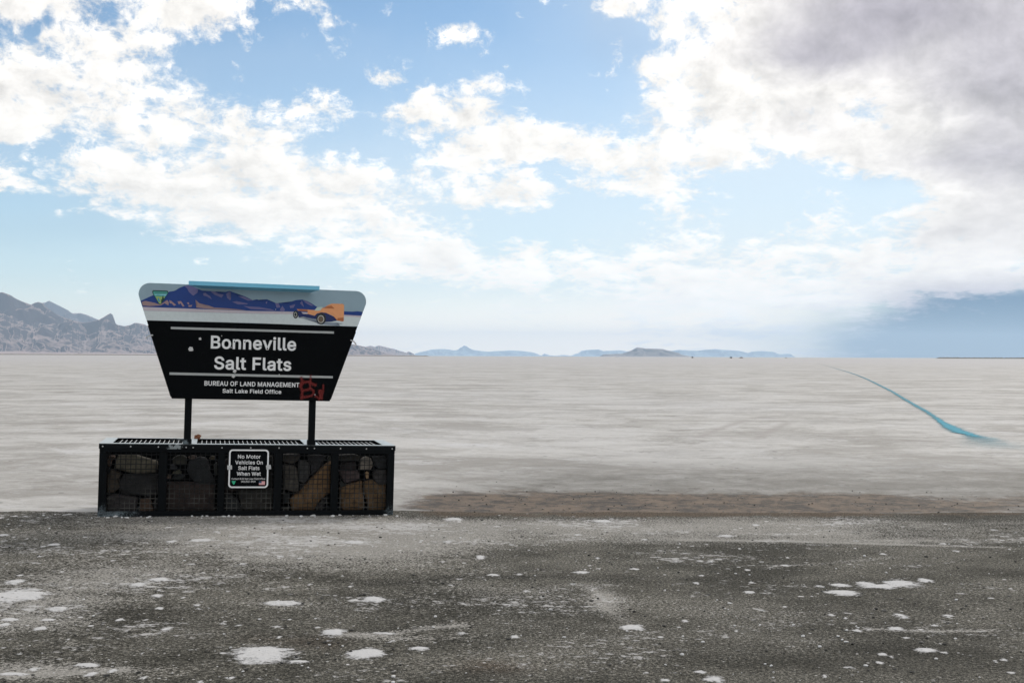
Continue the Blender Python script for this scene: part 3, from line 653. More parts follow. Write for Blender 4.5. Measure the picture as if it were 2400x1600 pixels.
# folded edges down both slanting sides
for s_ in (-1, 1):
    a_ = [(cxm + s_ * (half(1.20) + 0.001), 1.20), (cxm + s_ * (half(1.90) + 0.001), 1.90), (cxm + s_ * (half(1.90) + 0.006), 1.90), (cxm + s_ * (half(1.20) + 0.006), 1.20)]
    MB().prism(a_, CB + 0.004, 0.0).build('edge_fold', m_blk, board)
def arc(cx0, cz0, r, a0, a1, n=14): return [(cx0 + r * math.cos(R(a0 + (a1 - a0) * i / n)), cz0 + r * math.sin(R(a0 + (a1 - a0) * i / n))) for i in range(n + 1)]
VT, RC = 2.322, 0.108
sl = math.degrees(math.atan(0.3405))
mcol = dict(sky=alb(134, 155, 166), navy=alb(6, 50, 118), lav=alb(183, 172, 178), salt=alb(192, 199, 199), brown=alb(143, 118, 118), purple=alb(98, 93, 134), orange=alb(214, 146, 98), rust=alb(166, 95, 52),
            dnavy=alb(12, 30, 84), tyre=alb(24, 28, 32), rim=alb(178, 176, 168), shade=alb(122, 132, 144), glass=alb(176, 192, 182), dgreen=alb(8, 58, 48), teal=alb(70, 150, 140), lblue=alb(120, 180, 195), ygreen=alb(140, 165, 95), river=alb(40, 135, 165), hub=alb(95, 80, 62), flagred=alb(196, 104, 110), flagwhite=alb(214, 190, 188), flagblue=alb(42, 66, 96), emerald=alb(36, 168, 120))
MI = {k: i for i, k in enumerate(mcol)}
mur_m = [paint("mural_" + k, v, 0.45, 0.10 if k not in ('salt',) else 0.12, 9 if k == 'sky' else 35) for k, v in mcol.items()]
cxr = half(VT - RC) - RC / math.cos(R(sl)) + 0
outline = [(cxm - half(VB), VB)] + [(cxm - p_[0], p_[1]) for p_ in []]
right_arc = arc(cxm + cxr, VT - RC, RC, -sl, 90)
left_arc = [(2 * cxm - x, z) for x, z in right_arc][::-1]
outline = [(cxm - half(VB), VB + 0.0005), (cxm + half(VB), VB + 0.0005)] + right_arc + left_arc
mu_ = MB()
mu_.prism(outline, CB, -0.006, MI['sky'])
def inside(pts):                                  # keep the picture inside the slanting edges
    return [(min(max(x, cxm - half(z) + 0.002), cxm + half(z) - 0.002), z) for x, z in pts]
lay = [CB - 0.0004]
def art_(name, pts, s, ox, oy, step=True):
    if step: lay[0] -= 0.0003
    mu_.flat(inside(crop(pts, s, ox, oy, CB)), lay[0], MI[name])
c1 = (4.9, 310, 640); c2 = (4.9, 580, 640); c3 = (6.533, 420, 640); c4_ = (31.36, 350, 670)
def mixpts(*sets): return [(ox + x / s, oy + y / s) for pts, (s, ox, oy) in sets for x, y in pts]
lay[0] -= 0.0003
mu_.flat(inside(crop(mixpts(([(85, 430), (1372, 466)], c1), ([(520, 470), (1330, 506)], c2), ([(1262, 611), (600, 594)], c2), ([(1372, 572), (160, 541)], c1)), 1, 0, 0, CB)), lay[0], MI['salt'])
lay[0] -= 0.0003
mu_.flat(inside(crop(mixpts(([(85, 384), (1372, 432)], c1), ([(520, 440), (1330, 482)], c2), ([(1330, 508), (520, 470)], c2), ([(1372, 464), (85, 428)], c1)), 1, 0, 0, CB)), lay[0], MI['lav'])
lay[0] -= 0.0003
top1 = [(60, 332), (98, 318), (200, 270), (260, 245), (400, 225), (430, 212), (490, 203), (540, 170), (590, 150), (640, 137), (700, 155), (760, 185), (800, 200), (890, 205), (950, 210), (1030, 238), (1070, 215), (1120, 205), (1160, 220), (1210, 255), (1290, 265)]
top2 = [(0, 280), (60, 310), (110, 300), (170, 325), (225, 300), (265, 330), (330, 345), (400, 340), (450, 350), (510, 325), (560, 308), (630, 303), (690, 322), (740, 350), (795, 385), (850, 430), (850, 455)]
mu_.flat(inside(crop(mixpts((top1, c1), (top2, c2), ([(520, 442)], c2), ([(1372, 434), (75, 386)], c1)), 1, 0, 0, CB)), lay[0], MI['navy'])
art_('navy', [(1105, 437), (1200, 442), (1262, 437), (1340, 446), (1330, 490), (1105, 478)], *c2)
for P_ in [[(110, 330), (150, 318), (230, 335), (255, 340), (300, 355), (340, 350), (400, 308), (420, 335), (415, 370), (370, 345), (330, 370), (200, 378), (120, 372)],
           [(425, 310), (450, 320), (505, 365), (480, 375), (455, 350), (430, 345)], [(520, 325), (560, 320), (600, 380), (580, 385), (555, 345), (535, 360)], [(625, 340), (650, 335), (655, 360), (640, 355)], [(640, 370), (690, 365), (680, 385), (650, 388)],
           [(725, 305), (770, 345), (850, 375), (880, 372), (940, 395), (1100, 405), (1240, 418), (1310, 428), (900, 412), (735, 395), (750, 355)]]: art_('brown', P_, *c1, step=False)
lay[0] -= 0.0003
for P_ in [[(80, 200), (130, 188), (220, 215), (290, 245), (280, 300), (215, 345), (150, 290), (120, 230)], [(365, 310), (400, 300), (430, 325), (470, 350), (500, 400), (465, 380), (420, 355), (375, 345)], [(480, 280), (540, 278), (600, 315), (680, 330), (650, 375), (590, 350), (540, 330)],
           [(720, 320), (760, 285), (790, 290), (760, 350), (795, 390), (780, 415), (735, 380)], [(810, 440), (880, 430), (1050, 465), (1040, 478), (900, 478)], [(900, 350), (980, 352), (1060, 390), (1140, 420), (1050, 420), (960, 380)], [(980, 500), (1060, 510), (1230, 520), (1400, 550), (1480, 580), (1300, 560), (1090, 548)],
           [(1330, 440), (1350, 430), (1340, 470), (1325, 460)], [(1470, 455), (1520, 460), (1550, 525), (1490, 530)], [(1540, 560), (1580, 500), (1620, 560), (1600, 590), (1560, 590)], [(1690, 500), (1780, 475), (1750, 530), (1700, 535)], [(1850, 460), (1880, 420), (1910, 520), (1890, 500)], [(1890, 415), (1960, 430), (2060, 500), (2020, 500), (1950, 465)]]: art_('purple', P_, *c3, step=False)
# land speed racer
art_('shade', [(585, 512), (700, 508), (790, 535), (800, 580), (870, 592), (1000, 602), (1065, 606), (1020, 590), (1100, 580), (1030, 568), (900, 566), (640, 520)], *c2)
art_('dnavy', [(565, 440), (600, 430), (640, 468), (700, 470), (770, 490), (800, 462), (850, 448), (900, 455), (990, 498), (1025, 525), (1025, 545), (960, 558), (880, 562), (790, 530), (640, 502), (590, 510)], *c2)
art_('orange', [(566, 412), (690, 418), (765, 424), (800, 428), (850, 400), (885, 395), (915, 372), (965, 350), (1095, 352), (1110, 368), (1105, 550), (1090, 554), (1030, 545), (1025, 522), (985, 492), (900, 455), (845, 450), (800, 462), (770, 488), (690, 466), (690, 440), (600, 432), (580, 430)], *c2)
art_('rust', [(865, 400), (920, 378), (965, 372), (990, 400), (1000, 408), (930, 405)], *c2)
art_('rust', [(570, 414), (690, 420), (690, 440), (610, 434)], *c2, step=False)
art_('rust', [(1035, 515), (1104, 510), (1104, 549), (1090, 553), (1032, 544)], *c2, step=False)
art_('glass', [(766, 428), (800, 392), (862, 388), (858, 398), (838, 428), (800, 432)], *c2)
def disc(name, cx0, cy0, rx, ry, s): art_(name, [(cx0 + rx * math.cos(k * math.pi / 12), cy0 + ry * math.sin(k * math.pi / 12)) for k in range(24)], *s)
disc('tyre', 553, 475, 30, 45, c2); disc('rim', 551, 475, 18, 28, c2); disc('tyre', 551, 475, 13, 21, c2)
disc('tyre', 846, 522, 56, 66, c2); disc('rim', 843, 528, 38, 44, c2); disc('hub', 842, 528, 30, 36, c2)
# agency emblem: rounded green triangle with sky, peaks, river and a pine
art_('dgreen', [(215, 420), (235, 360), (300, 315), (1310, 345), (1380, 400), (1400, 480), (1370, 560), (900, 1290), (840, 1345), (740, 1350), (690, 1310), (260, 590)], *c4_)
art_('teal', [(285, 430), (320, 400), (1270, 430), (1340, 480), (1345, 540), (860, 1290), (790, 1315), (720, 1280), (300, 580)], *c4_)
art_('lblue', [(360, 600), (1300, 600), (1210, 730), (430, 720)], *c4_)
art_('teal', [(420, 735), (420, 690), (600, 650), (760, 720), (900, 690), (1200, 740), (1100, 850), (500, 830)], *c4_)
art_('ygreen', [(455, 770), (600, 760), (780, 790), (1080, 780), (1150, 800), (860, 1285), (790, 1305), (720, 1270)], *c4_)
art_('river', [(640, 900), (730, 900), (690, 980), (800, 1070), (760, 1150), (690, 1140), (640, 1060)], *c4_)
art_('dgreen', [(1010, 640), (1040, 760), (1035, 830), (1070, 900), (1060, 960), (1110, 1010), (920, 1215), (830, 1210), (910, 1110), (940, 1030), (850, 1020), (930, 990), (940, 890), (970, 790)], *c4_)
art_('dgreen', [(400, 490), (1300, 510), (1280, 530), (410, 512)], *c4_)
mu_.build('mural', mur_m, board)
hd = MB()                                        # folded blue light hood along the top edge
z0, z1 = on_sign(442.2, 658, -0.20)[1], on_sign(442.2, 667.6, -0.20)[1]
ua, ub = on_sign(442.2, 662, -0.20)[0], on_sign(749, 674, -0.20)[0]
ra, rb = on_sign(467, 676, CB)[0], on_sign(728, 685, CB)[0]; zr = on_sign(600, 680.6, CB)[1]
def plate(q, th):
    a_ = [hd.bm.verts.new(p_) for p_ in q]; b_ = [hd.bm.verts.new((p_[0], p_[1] + th[1], p_[2] + th[2])) for p_ in q]
    hd.bm.faces.new(a_); hd.bm.faces.new(b_[::-1])
    for i in range(4): hd.bm.faces.new((a_[i], b_[i], b_[(i + 1) % 4], a_[(i + 1) % 4]))
plate([(ra, CB - 0.004, zr), (rb, CB - 0.004, zr), (ub, -0.20, z1), (ua, -0.20, z1)], (0, 0.001, 0.003))
plate([(ua, -0.2005, z1 + 0.0005), (ub, -0.2005, z1 + 0.0005), (ub, -0.2005, z0), (ua, -0.2005, z0)], (0, 0.003, 0))
hd.build('light_hood', m_hood, board)

# outlines of the letters used on the signs (thousandths of an em)
GLYPHS = """
(	273	89,207,90,244,94,283,101,324,109,364,119,403,132,441,145,477,160,510,177,539,236,539,219,503,204,466,191,428,179,390,169,351,161,313,156,276,152,241,151,207,152,176,155,145,160,115,167,83,177,50,188,16,202,-19,218,-57,236,-96,177,-96,150,-46,128,4,111,55,99,106,92,156
)	273	37,-96,56,-56,72,-18,86,18,97,52,106,85,113,116,118,147,121,177,122,207,121,241,117,276,112,313,104,351,94,390,82,428,69,466,54,503,37,539,97,539,113,510,128,477,142,441,154,403,164,364,173,323,179,283,183,244,184,207,182,156,174,104,161,53,144,3,123,-47,97,-96
-	453	337,244,337,188,114,188,114,244
0	453	227,-7,191,-3,158,7,130,24,105,48,85,77,69,113,57,155,50,202,48,254,50,306,57,353,69,395,85,431,106,461,130,484,159,502,191,512,227,516,262,512,295,502,323,484,348,461,368,431,384,395,396,353,403,306,405,254,403,202,396,155,384,113,368,77,348,48,323,24,295,7,263,-3;227,50,250,52,271,60,290,74,306,92,320,116,330,144,338,176,342,213,344,254,342,295,338,332,330,365,320,393,306,416,290,435,271,449,250,457,227,460,203,457,182,449,163,435,147,416,134,393,123,365,115,332,111,295,109,254,111,213,115,176,123,144,134,116,147,92,163,74,182,60,203,52
1	453	76,0,76,55,391,55,391,0;276,509,276,0,212,0,212,448,209,448,86,358,86,427,198,509
2	453	64,0,64,47,234,229,252,248,268,266,282,282,294,298,303,312,311,327,316,341,319,356,320,371,319,389,315,405,308,419,298,431,287,441,273,449,258,455,241,458,224,460,205,458,188,454,172,447,159,438,148,427,139,413,132,398,128,381,127,362,66,362,68,391,75,418,86,442,102,464,121,482,143,496,168,507,196,513,225,516,254,513,281,507,306,497,328,482,346,465,361,445,372,423,379,398,381,372,380,354,377,336,371,318,363,299,351,280,336,259,317,235,294,209,267,180,153,60,153,57,389,57,389,0
3	453	218,-7,188,-5,159,1,133,10,108,22,88,38,70,57,57,79,48,104,44,132,109,132,112,115,118,100,126,87,137,76,150,66,165,59,182,54,200,51,219,50,239,51,258,55,275,61,291,69,304,80,315,93,323,108,328,125,329,145,328,163,323,180,316,196,306,211,292,223,275,234,254,241,229,246,201,248,157,248,157,299,288,448,288,452,70,452,70,509,372,509,372,461,211,278,211,289,247,290,279,286,308,276,333,262,354,244,371,222,383,198,391,173,393,145,390,116,383,90,370,66,354,45,333,27,309,12,281,2,251,-5
8	453	226,-7,193,-5,163,1,136,11,111,25,91,42,74,62,62,84,54,109,52,135,53,156,58,176,65,195,75,212,87,228,101,241,117,252,134,260,153,265,153,267,129,276,109,289,93,308,80,330,73,354,70,380,73,405,79,429,90,450,106,469,124,485,146,498,170,508,197,514,226,516,255,514,282,508,306,498,328,485,346,469,361,450,373,429,379,405,382,380,379,354,372,330,359,308,343,289,323,276,300,267,300,265,319,260,335,252,351,241,365,228,377,212,387,195,395,176,399,156,401,135,398,109,391,84,378,62,362,42,341,25,317,11,289,1,259,-5;226,49,248,50,267,54,285,60,300,69,313,79,323,91,331,106,335,121,337,139,335,157,330,173,322,189,312,202,298,213,283,223,265,230,247,234,226,235,206,234,187,230,169,223,154,213,140,202,130,189,122,173,117,157,115,139,117,121,121,106,129,91,139,79,152,69,167,60,185,54,205,50;226,290,244,291,260,294,274,300,287,308,298,318,307,330,314,344,318,359,319,376,318,392,314,407,308,420,299,432,288,442,275,449,260,455,244,459,226,460,208,459,192,455,177,449,164,442,153,432,145,420,138,407,134,392,133,376,134,359,138,344,145,330,154,318,165,308,178,300,193,294,209,291
A	480	16,0,201,509,276,509,463,0,395,0,287,302,280,323,272,346,264,372,255,402,244,438,232,478,245,478,233,437,222,402,213,371,204,345,197,322,191,302,85,0;110,142,110,199,370,199,370,142
B	456	60,0,60,509,241,509,274,507,304,501,329,491,350,477,367,461,381,442,390,421,396,398,398,374,397,353,393,336,387,320,378,307,368,295,356,286,343,278,329,272,315,267,315,262,331,260,347,254,363,245,378,234,391,220,402,203,411,184,416,161,418,136,416,111,410,88,400,67,386,48,368,31,344,18,317,8,284,2,247,0;125,57,245,57,281,60,309,67,330,80,344,96,353,115,355,137,354,153,350,169,342,184,333,197,320,209,306,218,289,225,269,229,248,231,125,231;125,285,238,285,256,287,273,290,288,296,302,304,314,314,323,326,330,340,335,355,336,372,333,393,326,412,313,429,294,442,270,449,240,452,125,452
C	510	267,-7,225,-3,186,7,150,25,119,49,92,79,70,115,53,157,44,203,40,254,44,305,53,352,70,393,92,429,119,459,150,484,186,501,225,512,267,516,293,514,317,511,340,504,362,496,383,485,402,471,419,456,435,438,448,418,459,397,467,373,473,348,408,348,404,365,397,380,389,395,380,407,369,418,357,428,344,437,330,444,315,449,300,453,284,455,267,456,237,453,209,445,184,432,161,414,141,391,125,364,113,332,106,295,103,254,106,213,113,177,125,145,141,117,161,94,184,76,210,63,237,56,267,53,284,54,300,56,315,60,330,65,344,72,357,81,369,90,380,102,389,114,397,128,404,144,408,160,473,160,467,135,459,112,448,91,435,71,420,53,402,38,383,24,363,13,341,5,317,-2,293,-6
D	502	219,0,96,0,96,57,215,57,254,60,288,68,318,81,343,99,363,122,379,149,390,181,397,216,399,255,397,294,390,329,379,361,364,388,344,410,320,428,291,441,258,449,221,452,93,452,93,509,225,509,273,505,315,495,353,478,385,455,412,426,433,391,449,351,458,306,462,255,458,205,449,159,433,119,411,83,384,54,351,31,312,14,268,3;125,509,125,0,60,0,60,509
E	419	60,0,60,509,372,509,372,452,125,452,125,286,355,286,355,229,125,229,125,57,375,57,375,0
F	410	60,0,60,509,369,509,369,452,125,452,125,278,346,278,346,221,125,221,125,0
G	520	269,-7,225,-3,185,7,149,25,118,49,91,79,69,116,53,157,43,203,40,254,43,305,53,352,69,393,91,429,117,459,149,484,184,501,223,512,265,516,291,514,316,510,340,504,363,494,384,483,403,469,421,453,436,436,449,416,460,395,468,373,474,349,408,349,402,365,395,379,387,393,378,406,368,417,356,427,344,436,330,443,315,448,300,453,283,455,265,456,236,453,209,445,183,432,160,414,141,392,125,364,113,332,106,295,103,254,106,213,113,177,125,145,141,117,161,95,184,76,210,63,238,56,269,53,296,55,322,61,345,71,365,85,382,102,396,123,407,147,413,173,415,202,434,199,283,199,283,256,478,256,478,200,475,160,466,124,451,91,431,62,406,38,377,19,344,5,308,-4
H	517	60,0,60,509,125,509,125,289,392,289,392,509,457,509,457,0,392,0,392,232,125,232,125,0
L	393	60,0,60,509,125,509,125,57,361,57,361,0
M	628	60,0,60,509,152,509,277,187,280,179,284,170,287,159,291,147,295,135,299,123,303,110,307,97,311,84,315,71,319,60,322,49,307,49,311,59,314,71,318,83,322,95,326,108,330,121,334,134,338,146,342,158,346,169,349,179,352,187,476,509,568,509,568,0,504,0,504,291,504,302,504,314,504,327,505,340,505,354,505,369,505,383,506,398,506,413,506,428,507,443,507,457,513,457,508,441,503,425,498,409,492,393,487,378,482,363,477,348,472,335,467,322,463,310,459,300,456,291,342,0,286,0,170,291,167,300,163,310,159,321,155,333,150,347,145,361,140,376,134,392,129,408,124,424,118,441,112,457,119,457,119,444,120,430,120,416,120,401,121,386,121,372,121,357,121,342,122,328,122,315,122,302,122,291,122,0
N	523	60,0,60,509,136,509,343,183,349,174,355,163,363,151,371,137,379,122,388,107,396,90,405,73,414,55,405,54,403,72,402,90,401,108,400,126,399,142,399,157,399,171,399,184,399,195,399,509,463,509,463,0,387,0,202,290,194,303,186,317,177,331,168,346,159,363,148,381,136,402,123,425,108,452,119,454,120,429,121,406,122,384,123,363,124,345,124,328,125,313,125,301,125,291,125,0
O	533	267,-7,225,-3,186,7,150,25,119,49,92,79,70,115,53,157,44,203,40,254,44,305,53,352,70,393,92,429,119,459,150,484,186,501,225,512,267,516,309,512,348,501,384,484,415,459,442,429,464,393,480,352,490,305,493,254,490,203,480,157,464,115,442,79,415,49,384,25,348,7,309,-3;267,53,296,55,324,63,349,76,372,94,392,116,408,144,420,176,428,213,430,254,428,295,420,332,408,365,392,392,372,415,349,433,324,446,296,453,267,456,237,453,210,445,184,433,161,415,142,392,125,364,113,332,106,295,103,254,106,213,113,176,125,144,142,117,161,94,184,76,210,63,237,55
R	449	60,0,60,509,236,509,273,506,305,500,333,489,356,473,376,455,390,433,401,408,407,381,409,352,407,323,401,296,390,271,376,250,356,232,333,217,305,206,273,200,236,198,96,198,96,255,234,255,258,256,280,260,298,267,313,276,325,287,334,300,340,316,344,333,345,352,344,371,340,389,334,405,325,419,313,430,298,440,279,446,258,451,233,452,125,452,125,0;353,0,230,229,303,229,428,0
S	447	224,-9,188,-7,156,-1,128,9,102,23,81,40,64,60,51,83,42,109,38,137,104,137,108,118,114,102,123,88,136,76,150,66,166,59,185,53,204,50,224,49,246,50,267,54,286,60,303,69,317,79,329,92,338,106,344,122,346,139,344,154,340,168,332,179,322,189,310,197,296,205,280,211,263,217,245,222,184,239,145,253,112,269,86,289,67,313,56,341,52,372,54,400,62,425,75,448,92,468,113,484,138,498,165,508,195,514,227,516,259,514,289,508,316,498,340,484,360,468,377,449,390,427,398,403,401,378,337,378,332,402,320,421,302,437,280,449,254,456,225,459,204,457,185,454,167,448,152,440,139,430,129,418,121,405,117,391,115,376,117,359,122,345,131,334,142,324,155,315,169,308,184,302,198,297,212,293,264,279,279,275,295,270,312,264,328,256,344,248,359,238,372,226,384,213,395,198,402,180,407,161,408,139,406,112,399,87,386,64,370,43,349,25,323,11,294,0,261,-7
T	449	32,452,32,509,417,509,417,452,257,452,257,0,193,0,193,452
U	517	259,-8,220,-6,186,2,154,15,126,33,103,55,85,80,71,108,63,140,60,173,60,509,124,509,124,178,126,155,132,133,141,113,153,95,169,80,187,68,208,59,232,53,259,52,285,53,309,59,331,68,349,80,364,95,377,113,385,133,391,155,393,178,393,509,457,509,457,173,454,140,446,108,433,80,414,55,391,33,363,15,332,2,297,-6
V	480	204,0,16,509,84,509,192,206,199,187,207,164,215,137,225,106,236,71,248,31,235,31,247,71,257,107,267,138,276,165,283,187,290,206,395,509,463,509,278,0
W	686	155,0,16,509,82,509,163,196,167,179,172,162,175,145,179,128,183,111,187,94,190,76,194,58,197,40,189,40,193,58,196,76,200,94,203,111,207,128,211,145,215,162,220,179,224,196,306,509,380,509,462,196,466,179,470,162,474,145,478,128,482,111,486,94,490,76,494,58,497,40,488,40,492,58,495,76,499,94,503,111,506,128,510,145,515,162,519,179,523,196,603,509,670,509,530,0,455,0,368,323,362,345,357,368,351,391,346,417,341,445,336,475,350,475,345,446,340,420,335,395,330,371,324,347,318,323,230,0
a	389	160,-9,137,-7,115,-3,94,5,76,15,60,29,48,45,38,63,32,84,30,108,32,128,36,146,43,161,53,174,64,184,78,193,92,200,108,206,125,211,143,214,161,217,178,220,200,223,218,225,234,227,247,229,257,231,265,235,271,240,274,246,276,255,276,257,275,272,272,285,267,297,260,307,251,315,240,322,227,327,212,330,196,331,178,330,163,327,149,322,137,316,127,309,118,301,110,292,104,283,100,274,41,291,51,313,64,331,79,346,95,358,114,368,133,375,153,380,173,383,194,384,208,384,223,382,239,379,255,375,271,369,286,360,300,350,312,336,322,320,330,301,335,278,337,251,337,0,277,0,277,52,272,52,267,43,260,34,252,25,242,16,229,8,215,1,199,-4,181,-7;170,45,192,47,211,51,228,59,242,68,254,80,263,93,270,108,274,122,276,138,276,190,272,187,267,184,259,182,251,180,241,178,231,176,221,174,210,173,200,171,191,170,182,169,175,168,161,166,147,163,134,159,122,153,112,147,103,139,97,130,93,118,92,105,93,93,96,82,102,72,109,64,119,57,130,52,142,48,156,46
c	396	207,-8,174,-5,144,3,117,16,93,35,72,58,56,85,44,116,37,150,34,187,37,225,44,260,56,291,72,318,93,341,117,360,144,374,174,382,207,384,226,384,243,381,260,377,276,371,291,364,305,356,318,346,330,335,340,322,349,308,356,293,362,277,303,262,300,272,295,281,290,289,284,297,278,304,270,311,261,316,252,321,242,325,231,328,220,329,207,330,184,328,163,321,145,310,130,296,118,278,108,258,102,236,98,212,96,187,98,163,102,139,108,117,118,97,130,80,145,66,163,55,184,49,207,46,220,47,232,49,243,52,253,55,262,60,271,66,279,73,285,80,292,89,297,98,301,107,304,117,363,102,357,86,350,70,341,56,331,43,319,32,306,21,292,12,277,5,261,-1,244,-5,226,-7
d	424	195,-8,165,-6,137,3,111,16,89,34,70,57,55,84,43,116,36,151,34,189,36,227,43,261,55,293,70,320,89,342,112,361,137,374,165,382,196,384,218,383,237,379,253,373,267,364,278,355,287,346,295,336,301,327,306,319,311,319,311,509,372,509,372,0,313,0,313,59,307,59,301,50,295,41,287,31,277,21,266,12,252,4,236,-3,217,-7;205,47,226,49,246,55,263,65,278,78,290,95,299,115,306,138,310,162,312,189,310,216,306,241,300,263,290,282,278,299,263,312,246,322,227,328,205,330,182,328,162,322,145,311,130,298,118,281,108,261,102,239,98,215,96,189,98,163,102,139,109,117,118,97,130,80,145,66,162,55,182,49
e	404	212,-8,177,-5,145,3,117,16,92,35,72,58,56,85,44,116,37,150,34,187,36,224,44,258,55,290,71,317,91,340,115,359,142,373,172,382,205,384,226,383,246,380,266,374,285,366,303,355,319,341,334,324,347,305,357,282,365,256,370,227,371,194,371,169,96,169,98,151,102,127,110,106,121,88,135,73,151,61,169,53,190,48,212,46,227,47,241,49,254,53,265,58,276,65,285,73,294,82,300,93,306,105,365,91,358,72,348,55,335,39,320,26,302,14,283,4,261,-3,237,-7;308,221,308,226,304,248,298,269,288,286,277,301,263,314,246,323,227,328,205,330,183,328,164,323,146,313,131,301,119,286,109,270,102,251,97,231,97,221
f	254	228,379,228,327,6,327,6,379;81,0,81,432,82,452,87,470,96,486,107,499,120,510,135,519,152,525,169,529,187,530,201,530,212,529,222,527,231,525,238,523,243,521,227,468,224,470,220,471,215,472,209,473,202,474,195,474,178,472,164,468,154,460,147,449,143,435,142,419,142,0
h	410	114,227,114,0,53,0,53,509,114,509,114,287,102,287,116,319,132,344,152,362,175,374,200,382,227,384,252,383,275,377,295,369,313,356,328,340,341,321,350,298,355,271,357,240,357,0,296,0,296,235,293,263,286,286,273,304,256,318,235,326,210,329,192,328,176,324,161,317,147,308,136,297,126,283,119,266,115,248
i	167	53,0,53,379,114,379,114,0;84,443,73,444,63,448,54,455,47,463,43,472,41,483,43,494,47,504,54,512,63,518,73,522,84,524,95,522,105,518,114,512,121,504,125,494,126,483,125,472,121,463,114,455,105,448,95,444
k	381	110,137,110,212,121,212,284,379,360,379,184,199,177,199;53,0,53,509,114,509,114,0;294,0,148,186,191,229,372,0
l	189	139,-2,112,0,91,8,74,20,62,37,55,59,53,84,53,509,114,509,114,99,114,83,117,71,120,62,126,57,135,53,146,52,152,52,157,52,160,53,164,53,167,54,170,54,181,3,175,1,169,0,162,-1,154,-2,147,-2
n	410	114,227,114,0,53,0,53,379,112,379,112,287,102,287,116,319,132,344,152,362,175,374,200,382,227,384,252,383,275,377,295,369,313,356,328,340,341,321,350,298,355,271,357,240,357,0,296,0,296,235,293,263,286,286,273,304,256,318,235,326,210,329,192,328,176,324,161,317,147,308,136,297,126,283,119,266,115,248
o	415	207,-8,174,-5,144,3,117,16,93,35,72,58,56,85,44,116,37,150,34,187,37,225,44,260,56,291,72,318,93,341,117,360,144,374,174,382,207,384,241,382,271,374,299,360,323,341,343,318,359,291,371,260,379,225,381,187,379,150,371,116,359,85,343,58,323,35,299,16,271,3,241,-5;207,46,231,49,252,55,270,66,285,80,298,97,307,117,314,139,318,163,319,187,318,212,314,236,307,258,298,278,285,296,270,310,252,321,231,328,207,330,184,328,163,321,145,310,130,296,118,278,108,258,102,236,98,212,96,187,98,163,102,139,108,117,118,97,130,80,145,66,163,55,184,49
r	259	53,0,53,379,112,379,112,321,115,321,124,339,137,354,152,367,171,377,191,383,213,385,218,385,223,385,229,384,235,384,240,384,243,384,243,322,241,323,236,324,230,324,223,325,215,326,207,326,190,324,174,321,159,315,146,306,135,296,126,284,119,269,115,254,114,237,114,0
s	365	182,-8,157,-7,133,-3,112,3,93,12,76,24,62,38,50,54,41,73,36,94,94,107,101,87,111,72,124,60,141,52,160,47,181,45,206,47,227,53,244,62,258,74,265,88,268,103,266,115,262,126,254,136,243,144,229,150,212,155,149,170,118,180,92,192,72,208,58,227,50,249,47,274,49,295,55,314,65,332,79,347,95,360,115,370,137,378,161,383,187,384,212,383,234,379,254,372,271,363,286,352,299,339,309,324,318,308,324,290,268,277,262,291,254,304,243,316,228,325,210,331,187,333,166,331,147,326,131,317,119,305,111,292,109,277,110,264,115,253,124,243,136,235,152,229,172,223,229,209,261,200,287,187,306,171,320,153,328,131,331,107,329,85,323,65,312,47,298,31,281,18,260,6,236,-2,210,-7
t	227	204,379,204,327,6,327,6,379;65,471,126,471,126,98,127,83,130,70,136,61,144,55,156,51,170,50,175,50,180,50,185,51,191,52,197,53,202,54,213,2,207,0,200,-2,192,-3,184,-3,176,-4,168,-4,138,-1,113,7,92,21,77,41,68,64,65,93
v	389	163,0,17,379,84,379,165,155,173,132,180,110,187,87,193,64,199,42,206,21,184,21,191,42,197,64,203,87,209,110,216,132,224,155,305,379,371,379,226,0
 	188	
"""
GL = {}
for ln in GLYPHS.strip("\n").split("\n"):
    ch_, ad_, co_ = ln.split("\t")
    GL[ch_] = (int(ad_), [np.array([int(v) for v in q.split(",")], float).reshape(-1, 2) / 1000 for q in co_.split(";") if q])
def area2(q): x, y = q[:, 0], q[:, 1]; return float(np.sum(x * np.roll(y, -1) - np.roll(x, -1) * y))
def within(pt, q):
    c_, n = False, len(q)
    for i in range(n):
        (x0, y0), (x1, y1) = q[i], q[(i + 1) % n]
        if (y0 > pt[1]) != (y1 > pt[1]) and pt[0] < (x1 - x0) * (pt[1] - y0) / (y1 - y0) + x0: c_ = not c_
    return c_
def tidy(q):
    out = []
    for p_ in q:
        if not out or np.hypot(*(p_ - out[-1])) > 0.004: out.append(p_)
    if np.hypot(*(out[0] - out[-1])) < 0.004: out.pop()
    return np.array(out)
def fatten(cons, off):
    """Outlines grown by off on every side, holes shrunk, mitred corners; one list of outlines per overlapping stroke."""
    cons = [tidy(q) for q in cons]; holes, outs = [], []
    def grow(q, hole):
        if (area2(q) > 0) == hole: q = q[::-1]
        e = np.roll(q, -1, 0) - q; e /= np.linalg.norm(e, axis=1)[:, None]; nr = np.stack([e[:, 1], -e[:, 0]], 1); pv_ = np.roll(nr, 1, 0)
        m_ = nr + pv_; m_ /= np.maximum((1 + (nr * pv_).sum(1)), 0.35)[:, None]
        return q + m_ * off
    for i, q in enumerate(cons):
        test = np.concatenate([q, (q + np.roll(q, -1, 0)) / 2])
        par = [j for j, p_ in enumerate(cons) if j != i and abs(area2(p_)) > abs(area2(q)) and all(within(t_, p_) for t_ in test)]
        (holes if par else outs).append((i, q, par[0] if par else i))
    return [[grow(q, False)] + [grow(hq, True) for _, hq, pj in holes if pj == i] for i, q, _ in outs]
_tx = {}
